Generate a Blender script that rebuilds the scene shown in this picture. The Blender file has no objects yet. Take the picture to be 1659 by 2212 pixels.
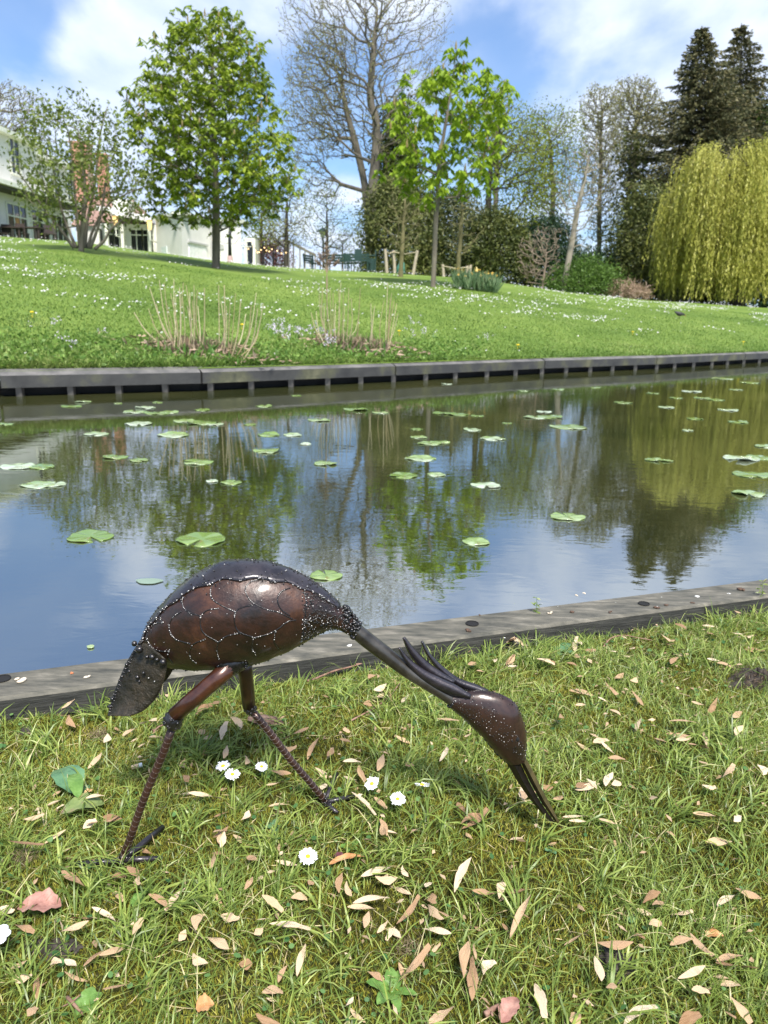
import bpy, math, random
import numpy as np
from mathutils import Vector, Matrix
from mathutils.bvhtree import BVHTree
random.seed(7); rng = np.random.default_rng(7)
R = math.radians
S = bpy.context.scene
COL = S.collection
# ------------------------------------------------------------------ camera
CAMH, PITCH, ROLL, FPX, W0, H0 = 0.75, R(14.7), R(1.41), 1661.0, 1659.0, 2212.0
F_ = Vector((0, math.cos(PITCH), -math.sin(PITCH)))
up0 = Vector((0, math.sin(PITCH), math.cos(PITCH))); r0 = Vector((1, 0, 0))
U_ = math.cos(ROLL)*up0 - math.sin(ROLL)*r0
R_ = math.cos(ROLL)*r0 + math.sin(ROLL)*up0
cam = bpy.data.cameras.new('camera'); camo = bpy.data.objects.new('camera', cam); COL.objects.link(camo)
M = Matrix.Identity(4)
for i in range(3):
    M[i][0] = R_[i]; M[i][1] = U_[i]; M[i][2] = -F_[i]
M[2][3] = CAMH
camo.matrix_world = M
cam.sensor_fit = 'VERTICAL'; cam.sensor_height = 36; cam.lens = FPX/H0*36
cam.clip_start = 0.02; cam.clip_end = 2000
cam.dof.use_dof = True; cam.dof.focus_distance = 1.12; cam.dof.aperture_fstop = 11
S.camera = camo
# ------------------------------------------------------------------ light
SUN_EL, SUN_AZ = R(55), R(163)      # azimuth clockwise from +Y
world = bpy.data.worlds.new('World'); S.world = world; world.use_nodes = True
S.view_settings.view_transform = 'Standard'; S.view_settings.look = 'None'
S.view_settings.exposure = 0.7; S.view_settings.gamma = 1
sl = bpy.data.lights.new('sun', 'SUN'); sl.energy = 4.9; sl.angle = R(13.0); sl.color = (1, .955, .88)
so = bpy.data.objects.new('sun', sl); COL.objects.link(so)
sd = Vector((math.sin(SUN_AZ)*math.cos(SUN_EL), math.cos(SUN_AZ)*math.cos(SUN_EL), math.sin(SUN_EL)))
so.rotation_euler = sd.to_track_quat('Z', 'Y').to_euler()
so.location = (0, 0, 30)

def ray(u, v):
    d = F_ + R_*((u-W0/2)/FPX) - U_*((v-H0/2)/FPX)
    return d
def onz(u, v, z):
    d = ray(u, v); t = (z-CAMH)/d.z
    return Vector((d.x*t, d.y*t, z))
def atY(u, v, Y):
    d = ray(u, v); t = Y/d.y
    return Vector((d.x*t, Y, CAMH+d.z*t))
def pxs(Y):
    return Y/FPX

# world nodes
nt = world.node_tree; N = nt.nodes; L = nt.links
for n in list(N): N.remove(n)
def nd(N, t, **k):
    n = N.new(t)
    for a, b in k.items(): setattr(n, a, b)
    return n
sky = nd(N, 'ShaderNodeTexSky', sky_type='NISHITA', sun_disc=False)
sky.sun_elevation = SUN_EL; sky.sun_rotation = SUN_AZ; sky.air_density = 1.0; sky.dust_density = 0.6; sky.ozone_density = 2.0
tc = nd(N, 'ShaderNodeTexCoord'); sep = nd(N, 'ShaderNodeSeparateXYZ'); L.new(tc.outputs['Generated'], sep.inputs[0])
def mth(N, L, op, a, b=None, clamp=False):
    n = N.new('ShaderNodeMath'); n.operation = op; n.use_clamp = clamp
    for i, x in enumerate((a, b)):
        if x is None: continue
        if isinstance(x, (int, float)): n.inputs[i].default_value = x
        else: L.new(x, n.inputs[i])
    return n.outputs[0]
zz = mth(N, L, 'MAXIMUM', sep.outputs[2], 0.0)
zz = mth(N, L, 'ADD', zz, 0.16)
cx = mth(N, L, 'DIVIDE', sep.outputs[0], zz); cy = mth(N, L, 'DIVIDE', sep.outputs[1], zz)
cmb = nd(N, 'ShaderNodeCombineXYZ'); L.new(cx, cmb.inputs[0]); L.new(cy, cmb.inputs[1]); cmb.inputs[2].default_value = 3.3
mpv = nd(N, 'ShaderNodeMapping'); mpv.inputs['Rotation'].default_value = (0, 0, R(20)); mpv.inputs['Scale'].default_value = (1.5, .8, 1); L.new(cmb.outputs[0], mpv.inputs[0])
n1 = nd(N, 'ShaderNodeTexNoise'); n1.inputs['Scale'].default_value = 1.3; n1.inputs['Detail'].default_value = 7; n1.inputs['Roughness'].default_value = .52
n1.inputs['Distortion'].default_value = .25
L.new(mpv.outputs[0], n1.inputs['Vector'])
n2 = nd(N, 'ShaderNodeTexNoise'); n2.inputs['Scale'].default_value = 3.2; n2.inputs['Detail'].default_value = 5; n2.inputs['Roughness'].default_value = .5
L.new(mpv.outputs[0], n2.inputs['Vector'])
def dirbias(u, v, width, amt, refl=False):
    d = ray(u, v).normalized()
    if refl: d.z = -d.z
    vm = nd(N, 'ShaderNodeVectorMath', operation='DOT_PRODUCT'); L.new(tc.outputs['Generated'], vm.inputs[0]); vm.inputs[1].default_value = d
    mr = nd(N, 'ShaderNodeMapRange', interpolation_type='SMOOTHSTEP'); L.new(vm.outputs['Value'], mr.inputs[0])
    mr.inputs[1].default_value = math.cos(R(width)); mr.inputs[2].default_value = 1.0; mr.inputs[3].default_value = 0; mr.inputs[4].default_value = amt
    return mr.outputs[0]
v = mth(N, L, 'ADD', mth(N, L, 'MULTIPLY', n1.outputs[0], .56), mth(N, L, 'MULTIPLY', n2.outputs[0], .44))
BLUE = [(20, 110, 7, -.16), (150, 95, 7, -.22), (250, 160, 6, -.22), (60, 60, 5, -.12), (640, 200, 7, -.12), (1130, 230, 8, -.12), (700, 330, 7, -.08), (1000, 90, 5, -.06)]
WHITE = [(40, 225, 9, .42), (220, 270, 7, .3), (420, 20, 7, .09), (1450, 130, 16, .03), (700, 560, 9, .12), (230, 40, 5, .05)]
for b in BLUE+WHITE+[(90, 1290, 7, -.12, True), (40, 1190, 6, -.08, True), (330, 1420, 7, -.04, True), (20, 1400, 6, -.10, True), (330, 1190, 5, .12, True), (650, 1380, 9, .14, True), (1250, 1230, 11, .14, True), (300, 1180, 5, .12, True)]: v = mth(N, L, 'ADD', v, dirbias(*b))
cr = nd(N, 'ShaderNodeMapRange', interpolation_type='SMOOTHSTEP'); L.new(v, cr.inputs[0])
cr.inputs[1].default_value = .36; cr.inputs[2].default_value = .67; cr.inputs[3].default_value = 0.20; cr.inputs[4].default_value = .90
cc = nd(N, 'ShaderNodeValToRGB'); L.new(n2.outputs[0], cc.inputs[0])
cc.color_ramp.elements[0].position = .35; cc.color_ramp.elements[0].color = (5.4, 6.4, 8.6, 1)
cc.color_ramp.elements[1].position = .65; cc.color_ramp.elements[1].color = (7.9, 8.5, 9.6, 1)
tint = nd(N, 'ShaderNodeMix', data_type='RGBA', blend_type='MULTIPLY'); tint.inputs[0].default_value = 1
L.new(sky.outputs[0], tint.inputs[6]); tint.inputs[7].default_value = (.70, 1.0, 1.3, 1)
mx = nd(N, 'ShaderNodeMix', data_type='RGBA'); L.new(cr.outputs[0], mx.inputs[0]); L.new(tint.outputs[2], mx.inputs[6]); L.new(cc.outputs[0], mx.inputs[7])
bg = nd(N, 'ShaderNodeBackground'); bg.inputs[1].default_value = 0.088; L.new(mx.outputs[2], bg.inputs[0])
wo = nd(N, 'ShaderNodeOutputWorld'); L.new(bg.outputs[0], wo.inputs[0])

# ------------------------------------------------------------------ helpers
def tag(o, label=None, cat=None, group=None, kind=None):
    if label: o['label'] = label
    if cat: o['category'] = cat
    if group: o['group'] = group
    if kind: o['kind'] = kind
    return o
def thing(name, label, cat, loc=(0, 0, 0), group=None):
    o = bpy.data.objects.new(name, None); COL.objects.link(o); o.location = loc; o.empty_display_size = .1
    return tag(o, label, cat, group)
def link(name, me, mat, parent=None, label=None):
    o = bpy.data.objects.new(name, me); COL.objects.link(o)
    if mat is not None and not me.materials:
        me.materials.append(mat)
    if parent is not None:
        o.parent = parent; o.matrix_parent_inverse = Matrix.Translation(-parent.location)
    if label: o['label'] = label
    return o
def mesh_np(name, V, faces, rnd=None, smooth=False):
    """V (n,3); faces list of int arrays (m,k)"""
    me = bpy.data.meshes.new(name)
    V = np.asarray(V, dtype=np.float32)
    me.vertices.add(len(V)); me.vertices.foreach_set('co', V.ravel())
    tot = sum(f.shape[0] for f in faces); lt = sum(f.size for f in faces)
    me.loops.add(lt); me.polygons.add(tot)
    me.loops.foreach_set('vertex_index', np.concatenate([f.ravel() for f in faces]).astype(np.int32))
    sizes = np.concatenate([np.full(f.shape[0], f.shape[1]) for f in faces]).astype(np.int32)
    starts = np.concatenate([[0], np.cumsum(sizes)[:-1]]).astype(np.int32)
    me.polygons.foreach_set('loop_start', starts)
    me.update(calc_edges=True)
    if smooth: me.polygons.foreach_set('use_smooth', np.ones(tot, dtype=bool))
    if rnd is not None:
        a = me.attributes.new('rnd', 'FLOAT', 'FACE'); a.data.foreach_set('value', np.asarray(rnd, dtype=np.float32))
    me.validate()
    return me
class MB:
    def __init__(s): s.v = []; s.f = []
    def add(s, vs, fs):
        b = len(s.v); s.v += [tuple(x) for x in vs]; s.f += [tuple(i+b for i in f) for f in fs]
    def box(s, c, d, rot=None, taper=1.0):
        c = Vector(c); vs = []
        for z in (-.5, .5):
            k = taper if z > 0 else 1
            for x, y in ((-.5, -.5), (.5, -.5), (.5, .5), (-.5, .5)):
                p = Vector((x*d[0]*k, y*d[1]*k, z*d[2]))
                if rot is not None: p = rot @ p
                vs.append(c+p)
        s.add(vs, [(0, 3, 2, 1), (4, 5, 6, 7), (0, 1, 5, 4), (1, 2, 6, 5), (2, 3, 7, 6), (3, 0, 4, 7)])
    def bar(s, a, b, w, h=None):
        a = Vector(a); b = Vector(b); d = b-a
        q = d.to_track_quat('Z', 'Y').to_matrix()
        s.box((a+b)/2, (w, h or w, d.length), q)
    def tube(s, pts, rad, n=8, cap=True, rib=0):
        pts = [Vector(p) for p in pts]
        if not hasattr(rad, '__len__'): rad = [rad]*len(pts)
        x = None; vs = []; fs = []
        for i, p in enumerate(pts):
            t = (pts[min(i+1, len(pts)-1)]-pts[max(i-1, 0)]).normalized()
            if x is None:
                x = t.orthogonal().normalized()
            x = (x - t*x.dot(t)).normalized(); y = t.cross(x)
            for k in range(n):
                a = 2*math.pi*k/n
                vs.append(p+(x*math.cos(a)+y*math.sin(a))*rad[i])
        for i in range(len(pts)-1):
            for k in range(n):
                a = i*n+k; b = i*n+(k+1) % n
                fs.append((a, b, b+n, a+n))
        if cap: fs += [tuple(range(n-1, -1, -1)), tuple(range((len(pts)-1)*n, len(pts)*n))]
        s.add(vs, fs)
    def ball(s, c, r, seg=8, rings=5, sc=(1, 1, 1), rot=None):
        c = Vector(c); vs = []; fs = []
        def tr(p):
            p = Vector((p[0]*sc[0]*r, p[1]*sc[1]*r, p[2]*sc[2]*r))
            return c+(rot @ p if rot is not None else p)
        vs.append(tr((0, 0, 1)))
        for i in range(1, rings):
            t = math.pi*i/rings
            for k in range(seg):
                a = 2*math.pi*k/seg
                vs.append(tr((math.sin(t)*math.cos(a), math.sin(t)*math.sin(a), math.cos(t))))
        vs.append(tr((0, 0, -1)))
        for k in range(seg): fs.append((0, 1+k, 1+(k+1) % seg))
        for i in range(rings-2):
            for k in range(seg):
                a = 1+i*seg+k; b = 1+i*seg+(k+1) % seg
                fs.append((a, a+seg, b+seg, b))
        e = len(vs)-1; b0 = 1+(rings-2)*seg
        for k in range(seg): fs.append((e, b0+(k+1) % seg, b0+k))
        s.add(vs, fs)
    def grid(s, P):
        n = len(P); m = len(P[0])
        s.add([p for r in P for p in r], [(i*m+j, i*m+j+1, (i+1)*m+j+1, (i+1)*m+j) for i in range(n-1) for j in range(m-1)])
    def mesh(s, name, smooth=False):
        me = bpy.data.meshes.new(name); me.from_pydata(s.v, [], s.f); me.update()
        if smooth:
            for p in me.polygons: p.use_smooth = True
        return me
    def build(s, name, mat, parent=None, smooth=False, label=None):
        return link(name, s.mesh(name, smooth), mat, parent, label)
def cat_interp(P, n):
    """Catmull-Rom through tuples of floats"""
    P = [np.array(p, float) for p in P]; out = []
    for i in range(len(P)-1):
        a = P[i-1] if i > 0 else 2*P[0]-P[1]; b = P[i]; c = P[i+1]; d = P[i+2] if i+2 < len(P) else 2*P[-1]-P[-2]
        for k in range(n):
            t = k/n
            out.append(.5*((2*b)+(-a+c)*t+(2*a-5*b+4*c-d)*t*t+(-a+3*b-3*c+d)*t**3))
    out.append(P[-1]); return out

# ------------------------------------------------------------------ materials
def newmat(name):
    m = bpy.data.materials.new(name); m.use_nodes = True
    N = m.node_tree.nodes; L = m.node_tree.links
    b = N['Principled BSDF']
    return m, N, L, b
def ramp(N, L, src, cols, pos=None):
    r = N.new('ShaderNodeValToRGB'); L.new(src, r.inputs[0]); e = r.color_ramp.elements
    n = len(cols); pos = pos or [i/(n-1) for i in range(n)]
    while len(e) < n: e.new(.5)
    for i in range(n): e[i].position = pos[i]; e[i].color = (*cols[i], 1)
    return r.outputs[0]
def noise(N, L, scale, detail=4, rough=.5, coord='Object', vscale=None, dist=0):
    t = N.new('ShaderNodeTexCoord'); n = N.new('ShaderNodeTexNoise')
    n.inputs['Scale'].default_value = scale; n.inputs['Detail'].default_value = detail; n.inputs['Roughness'].default_value = rough; n.inputs['Distortion'].default_value = dist
    o = t.outputs[coord]
    if vscale:
        mp = N.new('ShaderNodeMapping'); mp.inputs['Scale'].default_value = vscale; L.new(o, mp.inputs[0]); o = mp.outputs[0]
    L.new(o, n.inputs['Vector']); return n.outputs[0]
def mat_noise(name, cols, scale, rough=.7, metal=0, bump=.2, bscale=None, pos=None, detail=5, vscale=None, spec=.5, coat=0, bdist=.01, crough=.1):
    m, N, L, b = newmat(name)
    n = noise(N, L, scale, detail, .6, vscale=vscale)
    L.new(ramp(N, L, n, cols, pos or [.3+.4*i/(len(cols)-1) for i in range(len(cols))]), b.inputs['Base Color'])
    b.inputs['Roughness'].default_value = rough; b.inputs['Metallic'].default_value = metal
    b.inputs['Specular IOR Level'].default_value = spec
    if coat: b.inputs['Coat Weight'].default_value = coat; b.inputs['Coat Roughness'].default_value = crough
    if bump:
        n2 = noise(N, L, bscale or scale*4, 5, .6, vscale=vscale)
        bp = N.new('ShaderNodeBump'); bp.inputs['Strength'].default_value = bump; bp.inputs['Distance'].default_value = bdist
        L.new(n2, bp.inputs['Height']); L.new(bp.outputs[0], b.inputs['Normal'])
    return m
def mat_leaf(name, cols, transl=.35, rough=.5, pos=None, spec=.3):
    m, N, L, b = newmat(name)
    at = N.new('ShaderNodeAttribute'); at.attribute_name = 'rnd'
    c = ramp(N, L, at.outputs['Fac'], cols, pos)
    L.new(c, b.inputs['Base Color']); b.inputs['Roughness'].default_value = rough; b.inputs['Specular IOR Level'].default_value = spec
    t = N.new('ShaderNodeBsdfTranslucent'); L.new(c, t.inputs[0])
    mx = N.new('ShaderNodeMixShader'); mx.inputs[0].default_value = transl
    L.new(b.outputs[0], mx.inputs[1]); L.new(t.outputs[0], mx.inputs[2]); L.new(mx.outputs[0], N['Material Output'].inputs[0])
    return m
def mat_plain(name, col, rough=.6, metal=0, emit=None, es=1, var=.12, scale=6):
    m, N, L, b = newmat(name)
    n = noise(N, L, scale, 4)
    L.new(ramp(N, L, n, [tuple(x*(1-var) for x in col), tuple(min(1, x*(1+var)) for x in col)], [.3, .7]), b.inputs['Base Color'])
    b.inputs['Roughness'].default_value = rough; b.inputs['Metallic'].default_value = metal
    if emit: b.inputs['Emission Color'].default_value = (*emit, 1); b.inputs['Emission Strength'].default_value = es
    return m

# ------------------------------------------------------------------ terrain functions
kbpx = [(0, 838.6), (436, 828.5), (854, 811), (1176, 796), (1418, 787), (1609, 777)]
KB = [onz(u, v, -.07) for u, v in kbpx]
kl = (KB[0]-KB[1]).normalized(); kr = (KB[-1]-KB[-2]).normalized()
KL = [KB[0]+Vector((-5.2, -2.4, 0))*k for k in (4, 3, 2, 1)]
KL[-1] = KB[0]+kl*2.6
KL[-2] = KL[-1]+kl*2.6+Vector((0, .1, 0))
KL[-3] = KL[-2]+Vector((-4, -1.2, 0)); KL[-4] = KL[-3]+Vector((-30, -4, 0))
KR = [KB[-1]+kr*3.3, KB[-1]+kr*6.8, KB[-1]+kr*10+Vector((1, -1, 0)), KB[-1]+Vector((30, 22, 0))]
KLINE = KL+KB+KR
AG = np.linspace(-2.2, .93, 1200)
def _yk(a):
    best = None
    for p, q in zip(KLINE[:-1], KLINE[1:]):
        # p+(q-p)t, x=a y
        dx = q.x-p.x; dy = q.y-p.y; den = dx-a*dy
        if abs(den) < 1e-9: continue
        t = (a*p.y-p.x)/den
        if -1e-6 <= t <= 1+1e-6:
            y = p.y+dy*t
            if y > 0 and (best is None or y < best): best = y
    return best
YK = []
for a in AG:
    y = _yk(a); YK.append(y if y else (YK[-1] if YK else 6))
YK = np.array(YK)
def sval(u, v):
    d = ray(u, v); return -d.z/d.y   # (CAMH-h)/Y
CP = [(-700, 505, 44), (-300, 515, 44), (0, 528, 45), (160, 537, 47), (330, 558, 50), (467, 574, 50), (600, 586, 50), (700, 591, 50), (850, 598, 48), (1000, 606, 46), (1130, 621, 45), (1250, 637, 45), (1400, 650, 45), (1659, 666, 45), (2400, 700, 60)]
CA = np.array([ray(u, v).x/ray(u, v).y for u, v, y in CP]); CY = np.array([y for u, v, y in CP], float)
CH = np.array([CAMH-sval(u, v)*y for u, v, y in CP])
LAWN0 = .085
def lawn_h(x, y):
    x = np.asarray(x, float); y = np.asarray(y, float); a = x/np.maximum(y, .1)
    yk = np.interp(a, AG, YK); yc = np.maximum(np.interp(a, CA, CY), yk+12); hc = np.interp(a, CA, CH)
    t = np.clip((y-yk)/(yc-yk), 0, 1)
    h = LAWN0+(hc-LAWN0)*(1-(1-t)**1.75)
    return h+.02*np.sin(x*1.3+y*.4)*np.sin(y*.9)*np.clip(t*8, 0, 1)*np.clip((60-y)/30, 0, 1)
def lh(x, y): return float(lawn_h(x, y))
def ground_hit(u, v, ymax=50):
    d = ray(u, v); a = d.x/d.y; y = float(np.interp(a, AG, YK))+.1
    while y < ymax:
        z = CAMH+d.z/d.y*y
        if z <= lh(a*y, y): break
        y += .05
    return Vector((a*y, y, lh(a*y, y)))
def base_at(u, Y, vv=600):
    p = atY(u, vv, Y); return Vector((p.x, Y, lh(p.x, Y)))

# far lawn
Mlawn, N, L, b = newmat('lawn')
na = noise(N, L, .35, 6, .6); nb = noise(N, L, 3.5, 6, .7); nc = noise(N, L, 40, 4, .7)
f = mth(N, L, 'ADD', mth(N, L, 'MULTIPLY', na, .5), mth(N, L, 'ADD', mth(N, L, 'MULTIPLY', nb, .25), mth(N, L, 'MULTIPLY', nc, .25)))
L.new(ramp(N, L, f, [(.065, .11, .02), (.11, .175, .03), (.165, .235, .045), (.26, .31, .09)], [.34, .45, .56, .68]), b.inputs['Base Color'])
b.inputs['Roughness'].default_value = .8; b.inputs['Specular IOR Level'].default_value = .15
bp = N.new('ShaderNodeBump'); bp.inputs['Strength'].default_value = .6; bp.inputs['Distance'].default_value = .04; L.new(nc, bp.inputs['Height']); L.new(bp.outputs[0], b.inputs['Normal'])
aa = np.concatenate([np.linspace(-2.2, -.62, 40)[:-1], np.linspace(-.62, .62, 300), np.linspace(.62, .93, 12)[1:]])
tt = np.concatenate([np.linspace(0, 1, 130)**1.5, [1.03, 1.08, 1.2, 1.5, 2, 3, 5, 9, 14]])
yk = np.interp(aa, AG, YK); yc = np.maximum(np.interp(aa, CA, CY), yk+12)
Yg = yk[None, :]+(yc-yk)[None, :]*tt[:, None]; Xg = Yg*aa[None, :]
off = np.clip(1-tt*60, 0, 1)[:, None]*-.10
Yg2 = Yg+.12*(tt[:, None] < 1e-6)
Hg = lawn_h(Xg, Yg)
Vg = np.stack([Xg, Yg+.1, Hg], -1).reshape(-1, 3)
nr, ncl = Xg.shape
ii, jj = np.meshgrid(np.arange(nr-1), np.arange(ncl-1), indexing='ij')
q = np.stack([ii*ncl+jj, ii*ncl+jj+1, (ii+1)*ncl+jj+1, (ii+1)*ncl+jj], -1).reshape(-1, 4)
tag(link('lawn', mesh_np('lawn', Vg, [q], smooth=True), Mlawn), kind='structure')

# near kerb
NK0 = onz(0, 1508, .045); NK1 = onz(1659, 1287, .045)
FK0 = onz(0, 1447, .045); FK1 = onz(1659, 1253, .045)
kd = (NK1-NK0).normalized(); kn = Vector((-kd.y, kd.x, 0))
KW = .5*((FK0-NK0).dot(kn)+(FK1-NK0).dot(kn))
print('kerb width', KW, NK0, NK1)
def kerb_y(x, o=0): # y of near edge at x
    return NK0.y+(x-NK0.x)*kd.y/kd.x+o/kd.x
# near ground
def gnoise(x, y):
    return (np.sin(x*7.1+1.3*np.sin(y*5.3))*np.sin(y*6.3+1.7*np.sin(x*4.1)) + .5*np.sin(x*17+2*np.sin(y*13))*np.sin(y*19+x*5))/1.5
def near_h(x, y):
    e = np.clip((np.asarray(y, float)-(NK0.y+(np.asarray(x, float)-NK0.x)*kd.y/kd.x-.10))/.10, 0, 1)
    return .006*gnoise(x, y)+.003*np.sin(x*41)*np.sin(y*37)-.008*e
Mg, N, L, b = newmat('mossy_soil')
na = noise(N, L, 6, 6, .65); nb = noise(N, L, 160, 4, .7)
f = mth(N, L, 'ADD', mth(N, L, 'MULTIPLY', na, .6), mth(N, L, 'MULTIPLY', nb, .4))
L.new(ramp(N, L, f, [(.02, .018, .010), (.035, .035, .012), (.06, .06, .015), (.07, .09, .02)], [.35, .45, .56, .66]), b.inputs['Base Color'])
b.inputs['Roughness'].default_value = .9; b.inputs['Specular IOR Level'].default_value = .1
bp = N.new('ShaderNodeBump'); bp.inputs['Strength'].default_value = .9; bp.inputs['Distance'].default_value = .006; L.new(nb, bp.inputs['Height']); L.new(bp.outputs[0], b.inputs['Normal'])
xs = np.concatenate([[-40, -20, -10, -6, -4], np.linspace(-3, 4, 240), [6, 10, 20, 40]])
ts = np.concatenate([np.linspace(0, 1, 120)*2.6, [3.5, 5, 8, 15, 40]])
Xg, Tg = np.meshgrid(xs, ts); Yg = NK0.y+(Xg-NK0.x)*kd.y/kd.x+.02-Tg
Zg = near_h(Xg, Yg); Vg = np.stack([Xg, Yg, Zg], -1).reshape(-1, 3)
nr, ncl = Xg.shape; ii, jj = np.meshgrid(np.arange(nr-1), np.arange(ncl-1), indexing='ij')
q = np.stack([ii*ncl+jj, (ii+1)*ncl+jj, (ii+1)*ncl+jj+1, ii*ncl+jj+1], -1).reshape(-1, 4)
tag(link('ground', mesh_np('ground', Vg, [q], smooth=True), Mg), kind='structure')

# water
WZ = -.16
Mw, N, L, b = newmat('water')
N.remove(b)
gl = N.new('ShaderNodeBsdfGlossy'); gl.inputs['Roughness'].default_value = .015; gl.inputs['Color'].default_value = (.93, .97, 1, 1)
df = N.new('ShaderNodeBsdfDiffuse')
fr = N.new('ShaderNodeFresnel'); fr.inputs['IOR'].default_value = 7.0
tcw = N.new('ShaderNodeTexCoord')
mp = N.new('ShaderNodeMapping'); mp.inputs['Scale'].default_value = (1.1, 2.4, 1); mp.inputs['Rotation'].default_value = (0, 0, R(-25)); L.new(tcw.outputs['Object'], mp.inputs[0])
w1 = N.new('ShaderNodeTexNoise'); w1.inputs['Scale'].default_value = 5; w1.inputs['Detail'].default_value = 3; w1.inputs['Roughness'].default_value = .55; w1.inputs['Distortion'].default_value = .6; L.new(mp.outputs[0], w1.inputs['Vector'])
w2 = N.new('ShaderNodeTexNoise'); w2.inputs['Scale'].default_value = .5; w2.inputs['Detail'].default_value = 2; L.new(mp.outputs[0], w2.inputs['Vector'])
hgt = mth(N, L, 'MULTIPLY', w1.outputs[0], mth(N, L, 'ADD', .25, w2.outputs[0]))
bp = N.new('ShaderNodeBump'); bp.inputs['Strength'].default_value = .036; bp.inputs['Distance'].default_value = .02; L.new(hgt, bp.inputs['Height'])
L.new(bp.outputs[0], gl.inputs['Normal']); L.new(bp.outputs[0], fr.inputs['Normal'])
dn = noise(N, L, .8, 4)
L.new(ramp(N, L, dn, [(.022, .026, .009), (.045, .046, .016)], [.35, .65]), df.inputs[0])
mxs = N.new('ShaderNodeMixShader'); L.new(fr.outputs[0], mxs.inputs[0]); L.new(df.outputs[0], mxs.inputs[1]); L.new(gl.outputs[0], mxs.inputs[2])
L.new(mxs.outputs[0], N['Material Output'].inputs[0])
mb = MB(); mb.add([(-60, -60, WZ), (90, -60, WZ), (90, 60, WZ), (-60, 60, WZ)], [(0, 1, 2, 3)])
# water as strip polygon between banks so it never lies under the camera's lawn
mb = MB()
near = [(x, kerb_y(x)+.05) for x in (-60, -20, -8, -3, 0, 3, 8, 20, 45)]
farp = [(p.x, p.y+.5) for p in KLINE] + [(80, 60)]
near = [(-60, kerb_y(-60)+.05), (-3, kerb_y(-3)+.05), (3, kerb_y(3)+.05), (80, kerb_y(80)+.05)]
poly = near+farp[::-1]
mb.add([(x, y, WZ) for x, y in poly], [tuple(range(len(poly)))])
tag(mb.build('water', Mw), kind='structure')

# ------------------------------------------------------------------ kerbs
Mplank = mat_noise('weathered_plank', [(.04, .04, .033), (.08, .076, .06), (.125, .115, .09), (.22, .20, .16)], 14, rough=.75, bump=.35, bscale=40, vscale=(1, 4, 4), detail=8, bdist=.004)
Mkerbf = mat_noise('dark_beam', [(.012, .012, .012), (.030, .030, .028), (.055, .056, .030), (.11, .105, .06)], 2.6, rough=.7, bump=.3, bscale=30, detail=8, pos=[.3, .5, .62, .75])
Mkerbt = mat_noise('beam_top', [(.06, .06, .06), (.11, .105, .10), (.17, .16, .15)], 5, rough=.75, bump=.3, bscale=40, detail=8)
Mside = mat_noise('dark_plank_side', [(.012, .012, .011), (.03, .03, .026), (.06, .058, .05)], 14, rough=.8, bump=.6, bscale=30, vscale=(1, 1, 9), detail=8, bdist=.004)  # side face coloured darker than the plank top
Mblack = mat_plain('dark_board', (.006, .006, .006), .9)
Mpost = mat_noise('wet_post', [(.025, .022, .02), (.07, .065, .055)], 12, rough=.5, bump=.3)
ek = thing('canal_edging', 'weathered grey plank edging the near bank behind the metal heron', 'edging', (NK0+NK1)/2)
mb = MB()
rt = Matrix((kd, kn, Vector((0, 0, 1)))).transposed()
def kp(s, w, z): return NK0+kd*s+kn*w+Vector((0, 0, z-.045))
jts = [-40, -1.62, 2.55, 6.7, 40]
prof = [(0, -.16), (0, .037), (.006, .045), (KW-.008, .045), (KW, .037), (KW, -.16)]
for s0, s1 in zip(jts[:-1], jts[1:]):
    P = [[kp(s, w, z) for w, z in prof] for s in np.linspace(s0+.002, s1-.002, 3)]
    mb = MB(); mb.grid(P)
    mb.f = [f[::-1] for f in mb.f]
    mb.add([P[0][i] for i in range(6)], [(0, 1, 2, 3, 4, 5)]); mb.add([P[-1][i] for i in range(6)], [(5, 4, 3, 2, 1, 0)])
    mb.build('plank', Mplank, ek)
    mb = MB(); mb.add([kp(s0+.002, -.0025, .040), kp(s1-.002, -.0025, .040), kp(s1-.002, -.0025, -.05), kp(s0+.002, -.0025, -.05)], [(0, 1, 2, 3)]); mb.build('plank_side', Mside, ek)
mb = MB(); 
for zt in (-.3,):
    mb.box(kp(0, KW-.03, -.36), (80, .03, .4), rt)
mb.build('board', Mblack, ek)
for u, v, r in ((1020, 1347, .014), (1391, 1304, .013), (5, 1466, .014)):
    p = onz(u, v, .0465); hb = MB()
    n = 20
    hb.add([p+Vector((math.cos(a)*r, math.sin(a)*r, 0)) for a in np.linspace(0, 2*math.pi, n, endpoint=False)], [tuple(range(n))])
    hb.tube([p+Vector((math.cos(a)*r*1.04, math.sin(a)*r*1.04, .0006)) for a in np.linspace(0, 2*math.pi, n+1)], .0012, 5)
    hb.build('bolt_hole', Mblack, ek)

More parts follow.
